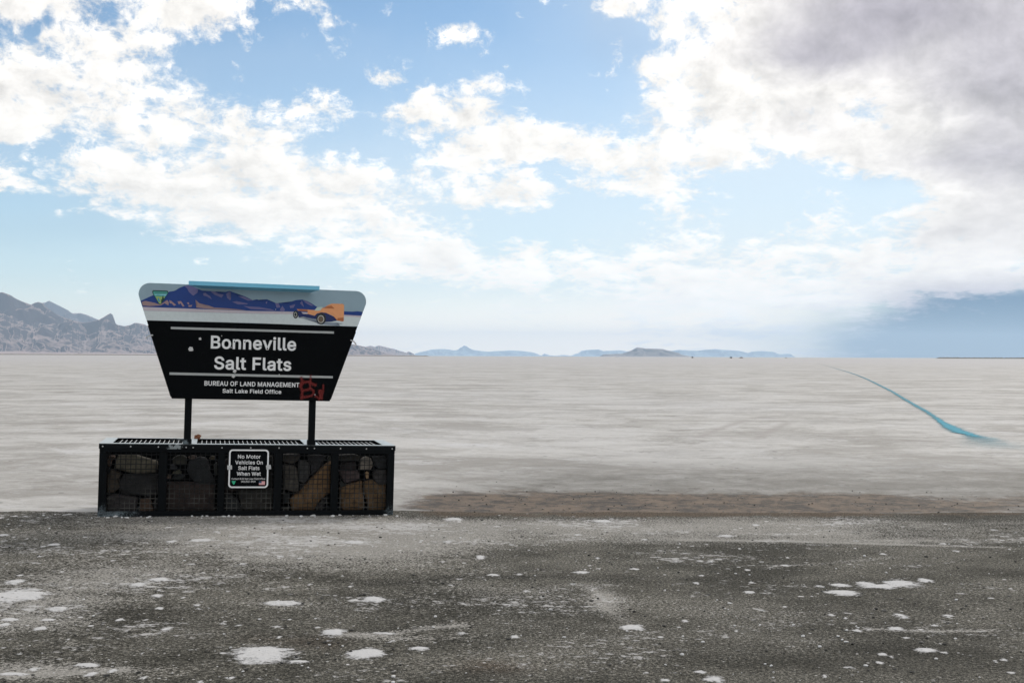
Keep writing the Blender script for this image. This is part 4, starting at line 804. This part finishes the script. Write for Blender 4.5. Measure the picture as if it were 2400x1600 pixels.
def text_mesh(body, off):
    layers = {}; x = 0.0
    for ch in body:
        adv, cons = GL[ch]
        for k, grp in enumerate(fatten(cons, off) if cons else []):
            layers.setdefault(k if ch != 'i' else 0, []).extend([q + np.array([x, 0.0]) for q in grp])
        x += adv / 1000 + off * 1.1
    V_, F_ = [], []
    for k, qs in layers.items():
        cu_ = bpy.data.curves.new('t', 'CURVE'); cu_.dimensions = '2D'; cu_.fill_mode = 'FRONT'
        for q in qs:
            sp = cu_.splines.new('POLY'); sp.points.add(len(q) - 1); sp.use_cyclic_u = True
            for p_, (a_, b_) in zip(sp.points, q): p_.co = (a_, b_, 0, 1)
        ob = bpy.data.objects.new('t', cu_); col.objects.link(ob)
        dg = bpy.context.evaluated_depsgraph_get(); dg.update()
        m0 = bpy.data.meshes.new_from_object(ob.evaluated_get(dg)); n0 = len(V_)
        V_ += [(v.co.x, v.co.y, k * 0.0002) for v in m0.vertices]; F_ += [[i_ + n0 for i_ in f_.vertices] for f_ in m0.polygons]
        bpy.data.objects.remove(ob); bpy.data.curves.remove(cu_); bpy.data.meshes.remove(m0)
    me = bpy.data.meshes.new('t'); me.from_pydata(V_, [], F_); return me
def cap(off):
    if off not in _tx:
        me = text_mesh('H', off); ys = [v.co.y for v in me.vertices]; _tx[off] = (min(ys), max(ys)); bpy.data.meshes.remove(me)
    return _tx[off]
def lettering(name, body, u0, u1, vb, vt, y, mat, parent, off=0.022):
    me = text_mesh(body, off); y0, y1 = cap(off)
    xs0 = [v.co.x for v in me.vertices]; a_, b_ = min(xs0), max(xs0)
    for v in me.vertices:
        v.co = (u0 + (v.co.x - a_) / (b_ - a_) * (u1 - u0), y - v.co.z, vb + (v.co.y - y0) / (y1 - y0) * (vt - vb))
    me.materials.clear(); me.materials.append(mat); me.name = name
    o = bpy.data.objects.new(name, me); col.objects.link(o); o.parent = parent; return o
YL = CB - 0.0010
lettering('lettering', 'Bonneville', 1.032, 1.876, 1.689, 1.819, YL, m_white, board, 0.019)
lettering('lettering', 'Salt Flats', 1.070, 1.833, 1.482, 1.611, YL, m_white, board, 0.019)
lettering('lettering', 'BUREAU OF LAND MANAGEMENT', 0.982, 1.920, 1.3175, 1.364, YL, m_white, board, 0.017)
lettering('lettering', 'Salt Lake Field Office', 1.160, 1.741, 1.2475, 1.288, YL, m_white, board, 0.017)
sp2 = MB()
for q in ([(400.4, 765.7), (782.7, 776.5), (782.7, 781.6), (400.4, 771)], [(397.3, 872.2), (780, 881), (780, 886.2), (397.3, 878)]): sp2.flat([on_sign(x, y, CB) for x, y in q], YL)
sp2.build('stripe', m_bar, board)
for px, py, r_ in [(447, 818, 6.2), (469, 794, 3.2), (550, 869.5, 4.6), (547, 881.8, 4.0), (519.5, 787, 1.2), (541.5, 814.5, 1.6), (654.5, 877.5, 1.4), (738, 924.5, 1.6), (797, 712, 1.2), (646, 725, 1.3)]:
    u_, v_ = on_sign(px, py, CB); r_ *= 12.0 / FPX; d_ = MB(); n_ = 14
    rr_ = [r_ * random.uniform(0.75, 1.15) for _ in range(n_)]
    ou = [(u_ + rr_[k] * math.cos(k * 2 * math.pi / n_), v_ + rr_[k] * math.sin(k * 2 * math.pi / n_)) for k in range(n_)]
    ci = [d_.bm.verts.new((x, YL - 0.003, z)) for x, z in ou]; ri = [d_.bm.verts.new((u_ + (x - u_) * .6, YL - 0.006, v_ + (z - v_) * .6)) for x, z in ou]; ce = d_.bm.verts.new((u_, YL - 0.0015, v_))
    for k in range(n_): d_.bm.faces.new((ci[k], ci[(k + 1) % n_], ri[(k + 1) % n_], ri[k])); d_.bm.faces.new((ri[k], ri[(k + 1) % n_], ce))
    d_.build('bullet_dent', m_hole, board)
m_red, t, b = new_mat("red_spray_paint")
o = t.add('ShaderNodeTexCoord').outputs['Object']
cv = t.attr('across'); n = t.noise(o, 35.0, 5, 0.7)
t.put(b.inputs['Alpha'], t.m('MULTIPLY', t.ss(t.m('ADD', t.m('ABSOLUTE', cv), t.m('MULTIPLY', n, 0.9)), 1.45, 0.45), t.m('MULTIPLY_ADD', n, 0.8, 0.2)))
b.inputs['Base Color'].default_value = (0.24, 0.014, 0.011, 1); b.inputs['Roughness'].default_value = 0.6
def stroke(pts, wpx):
    p_ = np.array([on_sign(690 + x / 19.6, 870 + y / 19.6, CB) for x, y in pts]); d_ = np.gradient(p_, axis=0); d_ /= np.linalg.norm(d_, axis=1)[:, None]
    nn = np.stack([-d_[:, 1], d_[:, 0]], 1) * (wpx / 19.6 * 12.0 / FPX); cr_ = np.linspace(-1, 1, 5)
    return p_[:, None, :] + nn[:, None, :] * cr_[None, :, None]
strokes = [([(300, 230), (330, 330), (360, 450), (330, 560), (310, 760), (360, 900), (350, 1060), (310, 1300)], 85), ([(240, 740), (300, 560), (450, 500), (600, 480), (760, 520), (900, 610), (1020, 640)], 90),
           ([(740, 150), (740, 300), (730, 450), (720, 600), (710, 800)], 60), ([(360, 880), (560, 850), (760, 800), (880, 880), (880, 1000), (780, 1120), (560, 1170), (330, 1200)], 80),
           ([(1320, 600), (1330, 760), (1310, 900), (1290, 1050), (1250, 1300)], 60), ([(1150, 830), (1140, 960), (1170, 1100), (1210, 1200), (1110, 1210), (940, 1130)], 75), ([(1240, 830), (1230, 1000), (1180, 1200), (1120, 1330)], 70)]
VX, FX, AC = [], [], []; yy = YL - 0.0012
for pts, w_ in strokes:
    g_ = stroke(pts, w_ * 1.25); yy -= 0.0003; b0 = len(VX)
    for i in range(g_.shape[0]):
        for j in range(5): VX.append((g_[i, j, 0], yy, g_[i, j, 1])); AC.append(-1 + j * 0.5)
    for i in range(g_.shape[0] - 1):
        for j in range(4): FX.append((b0 + i * 5 + j, b0 + i * 5 + j + 1, b0 + i * 5 + j + 6, b0 + i * 5 + j + 5))
me = bpy.data.meshes.new('graffiti'); me.from_pydata(VX, [], FX); me.materials.append(m_red)
me.attributes.new('across', 'FLOAT', 'POINT').data.foreach_set('value', AC)
go = bpy.data.objects.new('graffiti', me); col.objects.link(go); go.parent = board; go['label'] = "red spray paint scrawl in the lower right corner"
for s_, pts in ((-1, [(358, 785), (350, 786.5), (344, 790), (342, 793.5)]), (1, [(822, 797), (828, 799.5), (832.5, 803.5), (834.5, 808)])):
    q = [on_sign(x, y, CB) for x, y in pts]; g = MB()
    for a_, b_ in zip(q[:-1], q[1:]):
        dxy = Vector((b_[0] - a_[0], b_[1] - a_[1])).normalized() * 0.003; nn = Vector((-dxy.y, dxy.x)).normalized() * 0.006
        g.prism([(a_[0] - nn.x - dxy.x, a_[1] - nn.y - dxy.y), (b_[0] - nn.x + dxy.x, b_[1] - nn.y + dxy.y), (b_[0] + nn.x + dxy.x, b_[1] + nn.y + dxy.y), (a_[0] + nn.x - dxy.x, a_[1] + nn.y - dxy.y)], CB - 0.012, CB + 0.012)
    g.build('strap_clip', m_steel, board)

# ------------------------------------------------------------------ notice bolted to the cage
notice = tag(empty('notice_sign', SM @ Matrix.Translation((1.44, -0.012, 0.486))), "small square black notice with white border fixed to the middle of the rock cage", "notice")
def rrect(x0, x1, z0, z1, r_, n=8):
    out = []
    for cx0, cz0, a0 in ((x1 - r_, z1 - r_, 0), (x0 + r_, z1 - r_, 90), (x0 + r_, z0 + r_, 180), (x1 - r_, z0 + r_, 270)): out += arc(cx0, cz0, r_, a0, a0 + 90, n)
    return out
N0, N1, M0, M1 = -0.197, 0.197, -0.194, 0.194
pl = MB(); pl.prism(rrect(N0, N1, M0, M1, 0.036), -0.012, -0.009); plate_o = pl.build('plate', m_face, notice)
br_ = MB(); A_, B_ = rrect(N0, N1, M0, M1, 0.036), rrect(N0 + 0.015, N1 - 0.015, M0 + 0.015, M1 - 0.015, 0.024)
va = [br_.bm.verts.new((x, -0.0128, z)) for x, z in A_]; vb_ = [br_.bm.verts.new((x, -0.0128, z)) for x, z in B_]
for i in range(len(va)): br_.bm.faces.new((va[i], va[(i + 1) % len(va)], vb_[(i + 1) % len(va)], vb_[i]))
br_.build('border', m_white, plate_o)
YN = -0.0130
def nsign(x, y):
    u_, v_ = on_sign(460 + x / 7.127, 1000 + y / 7.127, -0.024); return u_ - 1.44, v_ - 0.486
for body, x0, x1, yt, yb, off in [('No Motor', 695, 1075, 463, 527, .012), ('Vehicles On', 650, 1110, 560, 624, .012), ('Salt Flats', 700, 1055, 654, 718, .012), ('When Wet', 675, 1077, 749, 812, .012),
                                  ('Contact BLM Salt Lake Field Office', 588, 1150, 850, 879, .004), ('(801)320-8300', 748, 990, 897, 925, .004)]:
    l0, l1 = nsign(x0, yb), nsign(x1, yb); tp = nsign(x0, yt)
    lettering('lettering', body, l0[0], l1[0], (l0[1] + l1[1]) / 2, tp[1], YN, m_white, plate_o, off)
em = MB(); em.flat([nsign(590, 902), nsign(660, 902), nsign(636, 955), nsign(625, 963), nsign(614, 955)], YN, MI['emerald']); em.flat([nsign(600, 905), nsign(640, 905), nsign(618, 925)], YN - .0004, MI['teal']); em.build('emblem', mur_m, plate_o)
fg = MB()
for k in range(13):
    y0_, y1_ = 905 + 60 * k / 13, 905 + 60 * (k + 1) / 13; fg.flat([nsign(1047, y0_), nsign(1147, y0_), nsign(1147, y1_), nsign(1047, y1_)], YN, MI['flagred' if k % 2 == 0 else 'flagwhite'])
fg.flat([nsign(1047, 905), nsign(1092, 905), nsign(1092, 937), nsign(1047, 937)], YN - .0004, MI['flagblue']); fg.build('flag', mur_m, plate_o)
for x, y, rt in ((557, 677, 4), (1207, 672, 9)):
    u_, v_ = nsign(x, y); c_ = MB(); c_.box(-0.024, 0.024, -0.018, 0.004, -0.022, 0.022); k_ = c_.build('clamp', m_steel, notice, bevel=0.003); k_.location = (u_, 0, v_); k_.rotation_euler = (0, R(-rt), 0)

# ------------------------------------------------------------------ rocks in the cage
def stone_mat(i, rgb):
    m, t, b = new_mat("stone")
    o = t.add('ShaderNodeTexCoord').outputs['Object']
    n = t.noise(o, 16.0, 7, 0.7); n2_ = t.noise(o, 90.0, 4, 0.7); k = 0.75
    c0 = tuple(lin(v) * k for v in rgb)
    c = t.mix(t.ss(n, 0.3, 0.7), tuple(v * 0.6 for v in c0), tuple(min(v * 1.35, .7) for v in c0))
    c = t.mix(t.ss(n2_, 0.62, 0.78, 0, 0.5), c, (0.35, 0.32, 0.28))
    t.put(b.inputs['Base Color'], c); b.inputs['Roughness'].default_value = 0.9
    bp = t.add('ShaderNodeBump'); bp.inputs['Strength'].default_value = 0.7; bp.inputs['Distance'].default_value = 0.015
    t.put(bp.inputs['Height'], t.m('ADD', n, t.m('MULTIPLY', n2_, 0.3))); t.l.new(bp.outputs[0], b.inputs['Normal'])
    return m
_rk = [0]
def rock(pts, s, ox, oy, rgb, label, back=0.0, depth=0.26):
    _rk[0] += 1; i = _rk[0]; y0 = 0.058 + back
    p_ = np.array([on_sign(ox + x / s, oy + y / s, y0) for x, y in pts])
    p_[:, 0] = np.clip(p_[:, 0], 0.062, W - 0.062); p_[:, 1] = np.clip(p_[:, 1], 0.016, 0.695)
    q = []
    for k in range(len(p_)):                       # round the corners a little and roughen the outline
        a_, b_ = p_[k], p_[(k + 1) % len(p_)]
        for f_ in (0.05, 0.5, 0.95): q.append(a_ * (1 - f_) + b_ * f_)
    q = np.array(q); c = q.mean(0); rad = np.abs(q - c).mean()
    jit = (fbm(q[:, 0] * 25 + i * 9.1, q[:, 1] * 25 + i, 3) - 0.5) * 0.05 * rad * 2
    q = c + (q - c) * (1 + jit / np.maximum(np.linalg.norm(q - c, axis=1), 1e-4))[:, None]
    bm = bmesh.new(); rings = []; e = min(0.05, rad * 0.45)
    for sc_, yy_ in ((0.50, -0.06 * e), (0.88, 0.0), (0.985, e * 0.3), (1.02, e), (0.99, depth * 0.5), (0.75, depth * 0.9), (0.35, depth)):
        rings.append([bm.verts.new((x, yy_ + (float(fbm(np.array(x * 14 + i * 3.7), np.array(z * 14 + 1), 3)) - 0.5) * 0.05 * min(1, rad * 8), z)) for x, z in (q - c) * sc_])
    n_ = len(q)
    for a_, b_ in zip(rings[:-1], rings[1:]):
        for k in range(n_): bm.faces.new((a_[k], a_[(k + 1) % n_], b_[(k + 1) % n_], b_[k]))
    bm.faces.new(rings[0]); bm.faces.new(rings[-1][::-1])
    bmesh.ops.triangulate(bm, faces=[f_ for f_ in bm.faces if len(f_.verts) > 4]); bmesh.ops.recalc_face_normals(bm, faces=bm.faces)
    me = bpy.data.meshes.new('rock'); bm.to_mesh(me); bm.free(); me.materials.append(stone_mat(i, rgb))
    me.polygons.foreach_set('use_smooth', [True] * len(me.polygons))
    o = bpy.data.objects.new('rock', me); col.objects.link(o); o.matrix_world = SM @ Matrix.Translation((c[0], y0, c[1]))
    return tag(o, label, "rock", "rocks inside the wire cage")
k1 = (7.127, 220, 1000); k2 = (9.8, 380, 1050); k3 = (16.8, 515, 1130); k4 = (9.8, 650, 1050); k5 = (9.8, 780, 1050)
A1, A2_, A3, A4, A5 = "first cage bay from the left", "second cage bay from the left", "cage bay behind the notice", "fourth cage bay from the left", "rightmost cage bay"
rock([(400, 470), (700, 470), (1060, 580), (1055, 760), (720, 785), (560, 760), (340, 700), (375, 560)], *k1, (98, 92, 78), "pale grey slab across the top of the " + A1)
rock([(215, 540), (250, 490), (340, 490), (350, 530), (270, 600), (262, 690), (215, 600)], *k1, (84, 64, 52), "small brown rock in the top left corner of the " + A1, 0.04)
rock([(215, 820), (290, 720), (370, 740), (470, 790), (400, 870), (420, 960), (430, 1010), (345, 1100), (215, 1110)], *k1, (72, 62, 52), "olive brown rock at the left edge of the " + A1, 0.02)
rock([(480, 800), (700, 800), (1060, 790), (1060, 1150), (900, 1185), (780, 1145), (620, 1145), (450, 1120), (430, 960)], *k1, (47, 46, 46), "wide dark grey rock under the pale slab, " + A1, 0.02)
rock([(215, 1160), (340, 1130), (600, 1160), (740, 1190), (690, 1410), (215, 1410)], *k1, (62, 57, 57), "grey block at the bottom left of the " + A1)
rock([(775, 1200), (930, 1190), (960, 1290), (1010, 1410), (745, 1410)], *k1, (88, 68, 55), "brownish rock at the bottom right of the " + A1, 0.01)
rock([(970, 1270), (1075, 1190), (1075, 1410), (1020, 1400)], *k1, (40, 38, 38), "small dark rock in the bottom right corner of the " + A1, 0.05)
rock([(110, 790), (300, 780), (560, 785), (740, 795), (1230, 850), (1200, 940), (1190, 1150), (1225, 1400), (1220, 1450), (80, 1450), (100, 1000)], *k2, (56, 44, 40), "large dark reddish slab filling the lower half of the " + A2_)
rock([(580, 520), (600, 330), (700, 250), (870, 200), (1000, 220), (1060, 300), (1110, 560), (1150, 640), (1230, 790), (1100, 830), (760, 790), (660, 680)], *k2, (42, 44, 46), "charcoal boulder in the upper right of the " + A2_, 0.01)
rock([(240, 240), (370, 170), (480, 165), (560, 220), (560, 360), (430, 380), (250, 370)], *k2, (62, 60, 52), "olive rock at the top left of the " + A2_, 0.03)
rock([(230, 600), (250, 540), (400, 500), (440, 540), (440, 600)], *k2, (84, 82, 68), "small pale wedge at the left side of the " + A2_, 0.02, 0.12)
rock([(100, 690), (130, 620), (210, 620), (200, 700)], *k2, (100, 84, 72), "small tan pebble against the left post of the " + A2_, 0.01, 0.10)
rock([(180, 400), (280, 390), (350, 440), (320, 500), (190, 480)], *k2, (64, 66, 69), "small blue grey rock below the olive rock, " + A2_, 0.05, 0.16)
rock([(230, 700), (270, 640), (400, 612), (530, 630), (470, 700), (380, 730)], *k2, (38, 43, 45), "flat dark stone just above the reddish slab, " + A2_, 0.03)
rock([(590, 200), (700, 170), (790, 180), (790, 255), (640, 260)], *k2, (96, 82, 76), "small pinkish rock at the top middle of the " + A2_, 0.03, 0.14)
rock([(1080, 230), (1150, 180), (1230, 200), (1215, 255), (1120, 262)], *k2, (82, 72, 56), "small tan rock in the top right corner of the " + A2_, 0.03, 0.14)
rock([(1180, 400), (1260, 330), (1270, 620), (1210, 640)], *k2, (54, 56, 52), "narrow upright rock at the right edge of the " + A2_, 0.02)
rock([(200, 560), (300, 500), (470, 480), (560, 560), (720, 680), (800, 900), (870, 1140), (190, 1140)], *k3, (44, 46, 46), "dark wedge shaped rock at the bottom left of the " + A3)
rock([(740, 290), (2090, 260), (2100, 1100), (930, 1130), (840, 870), (760, 660)], *k3, (54, 51, 46), "wide speckled brown rock under the notice, " + A3, 0.01)
rock([(200, -900), (1300, -1000), (1300, 230), (340, 400), (220, 420)], *k3, (54, 44, 42), "dark red rock showing at the left of the notice, " + A3, 0.03)
rock([(1340, -1050), (2090, -1050), (2100, 210), (1340, 230)], *k3, (48, 46, 42), "dark speckled rock showing at the right of the notice, " + A3, 0.03)
rock([(1080, 400), (1230, 300), (1230, 1050), (1160, 1060), (1000, 1180), (830, 1440), (340, 1440), (300, 1180), (370, 1100), (500, 1020), (640, 860), (800, 680), (930, 550)], *k4, (120, 92, 62), "large tan slab leaning diagonally across the " + A4)
rock([(145, 400), (200, 370), (430, 430), (470, 500), (475, 720), (495, 950), (470, 1010), (350, 1000), (240, 960), (145, 960)], *k4, (80, 75, 68), "upright grey brown block at the left of the " + A4, 0.01)
rock([(145, 150), (520, 130), (530, 200), (460, 300), (330, 360), (200, 330), (150, 310)], *k4, (66, 61, 55), "brown rock in the top left corner of the " + A4, 0.02)
rock([(480, 340), (560, 290), (680, 310), (750, 370), (750, 600), (700, 715), (640, 790), (560, 800), (500, 750), (480, 560)], *k4, (64, 63, 62), "oval grey rock in the middle of the " + A4, 0.01)
rock([(690, 180), (900, 160), (1110, 180), (1100, 250), (1040, 330), (1000, 430), (890, 560), (765, 620), (765, 380)], *k4, (44, 42, 44), "dark plum rock above the tan slab, " + A4, 0.03)
rock([(1150, 230), (1220, 165), (1240, 270), (1180, 300)], *k4, (64, 66, 58), "small olive stone in the top right corner of the " + A4, 0.02, 0.12)
rock([(140, 1010), (290, 1040), (280, 1130), (230, 1260), (140, 1260)], *k4, (42, 44, 44), "small black rock at the lower left of the " + A4, 0.03)
rock([(130, 1380), (230, 1365), (270, 1440), (120, 1450)], *k4, (58, 55, 50), "little stone in the bottom left corner of the " + A4, 0.01, 0.12)
rock([(850, 1440), (900, 1330), (1020, 1210), (1120, 1130), (1130, 1210), (1030, 1440)], *k4, (52, 48, 48), "dark rock at the lower right of the " + A4, 0.03)
rock([(520, 850), (620, 830), (640, 870), (520, 1000)], *k4, (40, 40, 40), "small dark stone below the oval grey rock, " + A4, 0.05, 0.14)
rock([(170, 930), (300, 860), (500, 790), (680, 755), (690, 900), (690, 1050), (735, 1300), (715, 1400), (600, 1440), (250, 1430), (190, 1320), (180, 1100)], *k5, (116, 90, 62), "large tan block at the bottom left of the " + A5)
rock([(710, 800), (760, 770), (870, 735), (950, 750), (1060, 840), (1230, 840), (1230, 1380), (1180, 1440), (830, 1440), (785, 1200), (725, 950)], *k5, (106, 83, 57), "large tan block at the bottom right of the " + A5)
rock([(150, 520), (580, 520), (620, 620), (620, 710), (420, 775), (290, 805), (230, 720), (180, 620)], *k5, (80, 67, 66), "mauve rock at the left above the tan block, " + A5, 0.01)
rock([(190, 430), (220, 360), (350, 325), (520, 310), (545, 400), (540, 490), (180, 490)], *k5, (42, 35, 36), "dark maroon rock near the upper left of the " + A5, 0.03)
rock([(610, 500), (640, 320), (690, 240), (780, 200), (880, 240), (915, 330), (920, 400), (880, 490), (700, 505)], *k5, (125, 116, 106), "pale rounded rock at the top middle of the " + A5, 0.005)
rock([(745, 570), (790, 530), (835, 570), (830, 690), (770, 700)], *k5, (160, 132, 100), "small light tan pebble in the middle of the " + A5, 0.02, 0.10)
rock([(930, 580), (1040, 495), (1160, 510), (1240, 500), (1245, 810), (1050, 825), (950, 720)], *k5, (68, 64, 63), "grey rock at the right edge of the " + A5, 0.01)
rock([(930, 200), (1100, 190), (1240, 220), (1240, 460), (1060, 485), (990, 420)], *k5, (48, 48, 50), "dark grey rock in the top right corner of the " + A5, 0.02)
rock([(160, 160), (500, 140), (620, 180), (600, 310), (520, 260), (340, 300), (170, 290)], *k5, (50, 47, 42), "brown grey rock in the top left corner of the " + A5, 0.02)
rock([(150, 800), (220, 760), (280, 820), (285, 865), (180, 900)], *k5, (52, 55, 52), "small greenish stone beside the left tan block, " + A5, 0.02, 0.12)
# a loose stone left on the lid
bm = bmesh.new(); bmesh.ops.create_icosphere(bm, subdivisions=2, radius=0.034)
for v in bm.verts:
    k_ = 0.75 + 0.5 * random.random(); v.co = Vector((v.co.x * 1.05, v.co.y * .8, v.co.z * (1.0 - 5 * abs(v.co.x)))) * k_
me = bpy.data.meshes.new('stone'); bm.to_mesh(me); bm.free(); me.materials.append(stone_mat(99, (150, 96, 66)))
o = bpy.data.objects.new('stone', me); col.objects.link(o); o.matrix_world = SM @ Matrix.Translation((0.925, 0.80, H + 0.020))
tag(o, "small rusty stone lying on the lid beside the left post", "stone")

# ------------------------------------------------------------------ loose grit on the lot
def grit(name, n, place, smin, smax, mat, seed):
    rg = np.random.default_rng(seed); bm = bmesh.new(); bmesh.ops.create_icosphere(bm, subdivisions=1, radius=1.0)
    v0 = np.array([v.co[:] for v in bm.verts]); f0 = np.array([[v.index for v in f_.verts] for f_ in bm.faces]); bm.free()
    V_, F_ = [], []
    for k in range(n):
        x, y = place(rg); sz = smin + (smax - smin) * rg.random() ** 3
        q = v0 * (0.7 + 0.6 * rg.random(v0.shape[0]))[:, None] * np.array([1.0 + .5 * rg.random(), 1.0, 0.45 + .3 * rg.random()]) * sz
        a_ = rg.random() * 6.28; q = np.stack([q[:, 0] * math.cos(a_) - q[:, 1] * math.sin(a_), q[:, 0] * math.sin(a_) + q[:, 1] * math.cos(a_), q[:, 2]], 1)
        V_.append(q + np.array([x, y, float(ground_z(x, y)) + 0.008 + sz * 0.15])); F_.append(f0 + k * len(v0))
    me = bpy.data.meshes.new(name); me.from_pydata(np.concatenate(V_).tolist(), [], np.concatenate(F_).tolist()); me.materials.append(mat)
    o = bpy.data.objects.new(name, me); col.objects.link(o); return tag(o, kind='stuff')
m_grit, t, b = new_mat("grit")
rnd_ = t.add('ShaderNodeNewGeometry').outputs['Random Per Island']
t.put(b.inputs['Base Color'], t.mix(t.ss(rnd_, 0.35, 0.95), (0.030, 0.029, 0.026), (0.26, 0.245, 0.225))); b.inputs['Roughness'].default_value = 0.9
m_crumb = paint("salt_crumb", (0.66, 0.645, 0.635), 0.85, 0.15, 60)
def anywhere(rg): y = 4.7 + 7.2 * rg.random() ** 1.2; return (rg.random() - .5) * y * 0.95, y
def by_base(rg):
    u_ = rg.random() * 3.1 - 0.1; c_ = -abs(rg.normal(0, 0.07)) - 0.012; p_ = O + ex * u_ + en * c_; return p_[0], p_[1]
def beyond(rg): x = -0.9 + 7 * rg.random(); return x, float(lot_edge(x)) + rg.normal(0.7, 0.8)
grit('grit', 1500, anywhere, 0.003, 0.013, m_grit, 5)
grit('grit', 500, beyond, 0.003, 0.012, m_grit, 6)
grit('salt_crumbs', 70, by_base, 0.004, 0.022, m_crumb, 7)
grit('salt_crumbs', 450, anywhere, 0.003, 0.012, m_crumb, 8)

# ------------------------------------------------------------------ vehicles far out on the salt
m_tire = paint("rubber", (0.02, 0.02, 0.02), 0.8); m_glass = paint("dark_glass", (0.02, 0.025, 0.03), 0.1)
def car(px, dist, heading, colr, label, cat, suv, scale=1.0):
    a_ = math.atan((px - 1200) / FPX); e_ = empty('parked_car', Matrix.Translation((dist * math.sin(a_), dist * math.cos(a_), 0)) @ Matrix.Rotation(R(heading), 4, 'Z') @ Matrix.Scale(scale, 4))
    pm = paint("car_paint", colr, 0.4)
    if suv: prof = [(-2.3, .35), (2.25, .35), (2.35, .75), (2.2, 1.02), (1.25, 1.12), (0.75, 1.72), (-2.0, 1.78), (-2.3, 1.1)]
    else: prof = [(-2.6, .35), (2.6, .35), (2.7, .7), (2.5, 1.0), (1.5, 1.1), (1.0, 1.75), (-0.3, 1.8), (-0.45, 1.15), (-2.65, 1.15)]
    MB().prism(prof, -0.9, 0.9).build('body', pm, e_, bevel=0.06)
    w_ = MB(); x0 = -1.9 if suv else -0.3
    for y in (-0.905, 0.905): w_.prism([(x0, 1.18), (1.05, 1.18), (0.72, 1.62), (x0, 1.66)], y - 0.004, y + 0.004)
    w_.prism([(-2.31, 1.2), (-2.29, 1.2), (-2.1, 1.65), (-2.12, 1.65)] if suv else [(-.47, 1.2), (-.45, 1.2), (-.36, 1.7), (-.38, 1.7)], -0.7, 0.7)
    w_.build('window', m_glass, e_)
    for x in (-1.45, 1.45):
        for y in (-0.8, 0.8): MB().rod((x, y - 0.13, 0.36), (x, y + 0.13, 0.36), 0.36, 16).build('wheel', m_tire, e_)
    return tag(e_, label, cat, "vehicles far out on the salt flat")
car(1622.8, 1500, 84, (0.012, 0.012, 0.012), "tiny dark car on the horizon at the right tip of the mesa", "car", True)
car(1713, 1500, 96, (0.015, 0.02, 0.016), "tiny dark car on the horizon just left of the long red vehicle", "car", True)
car(1737, 1650, 3, (0.16, 0.06, 0.045), "tiny red brown pickup seen side on at the horizon", "pickup", False, 0.95)
car(1842, 1800, 80, (0.10, 0.06, 0.045), "tiny brown car on the horizon near the right end of the blue mountains", "car", True, 0.8)

# ------------------------------------------------------------------ haze
hz = MB(); hz.box(-57000, 57000, -57000, 57000, -1.2, 1130)
mh = bpy.data.materials.new("haze_air"); mh.use_nodes = True; ht = NT(mh.node_tree); ht.n.clear()
pv = ht.add('ShaderNodeVolumePrincipled'); pv.inputs['Color'].default_value = (0.62, 0.80, 1.0, 1); pv.inputs['Density'].default_value = 2.8e-5; pv.inputs['Anisotropy'].default_value = 0.0
oo = ht.add('ShaderNodeOutputMaterial'); ht.l.new(pv.outputs[0], oo.inputs['Volume'])
tag(hz.build('haze', mh), kind='stuff')
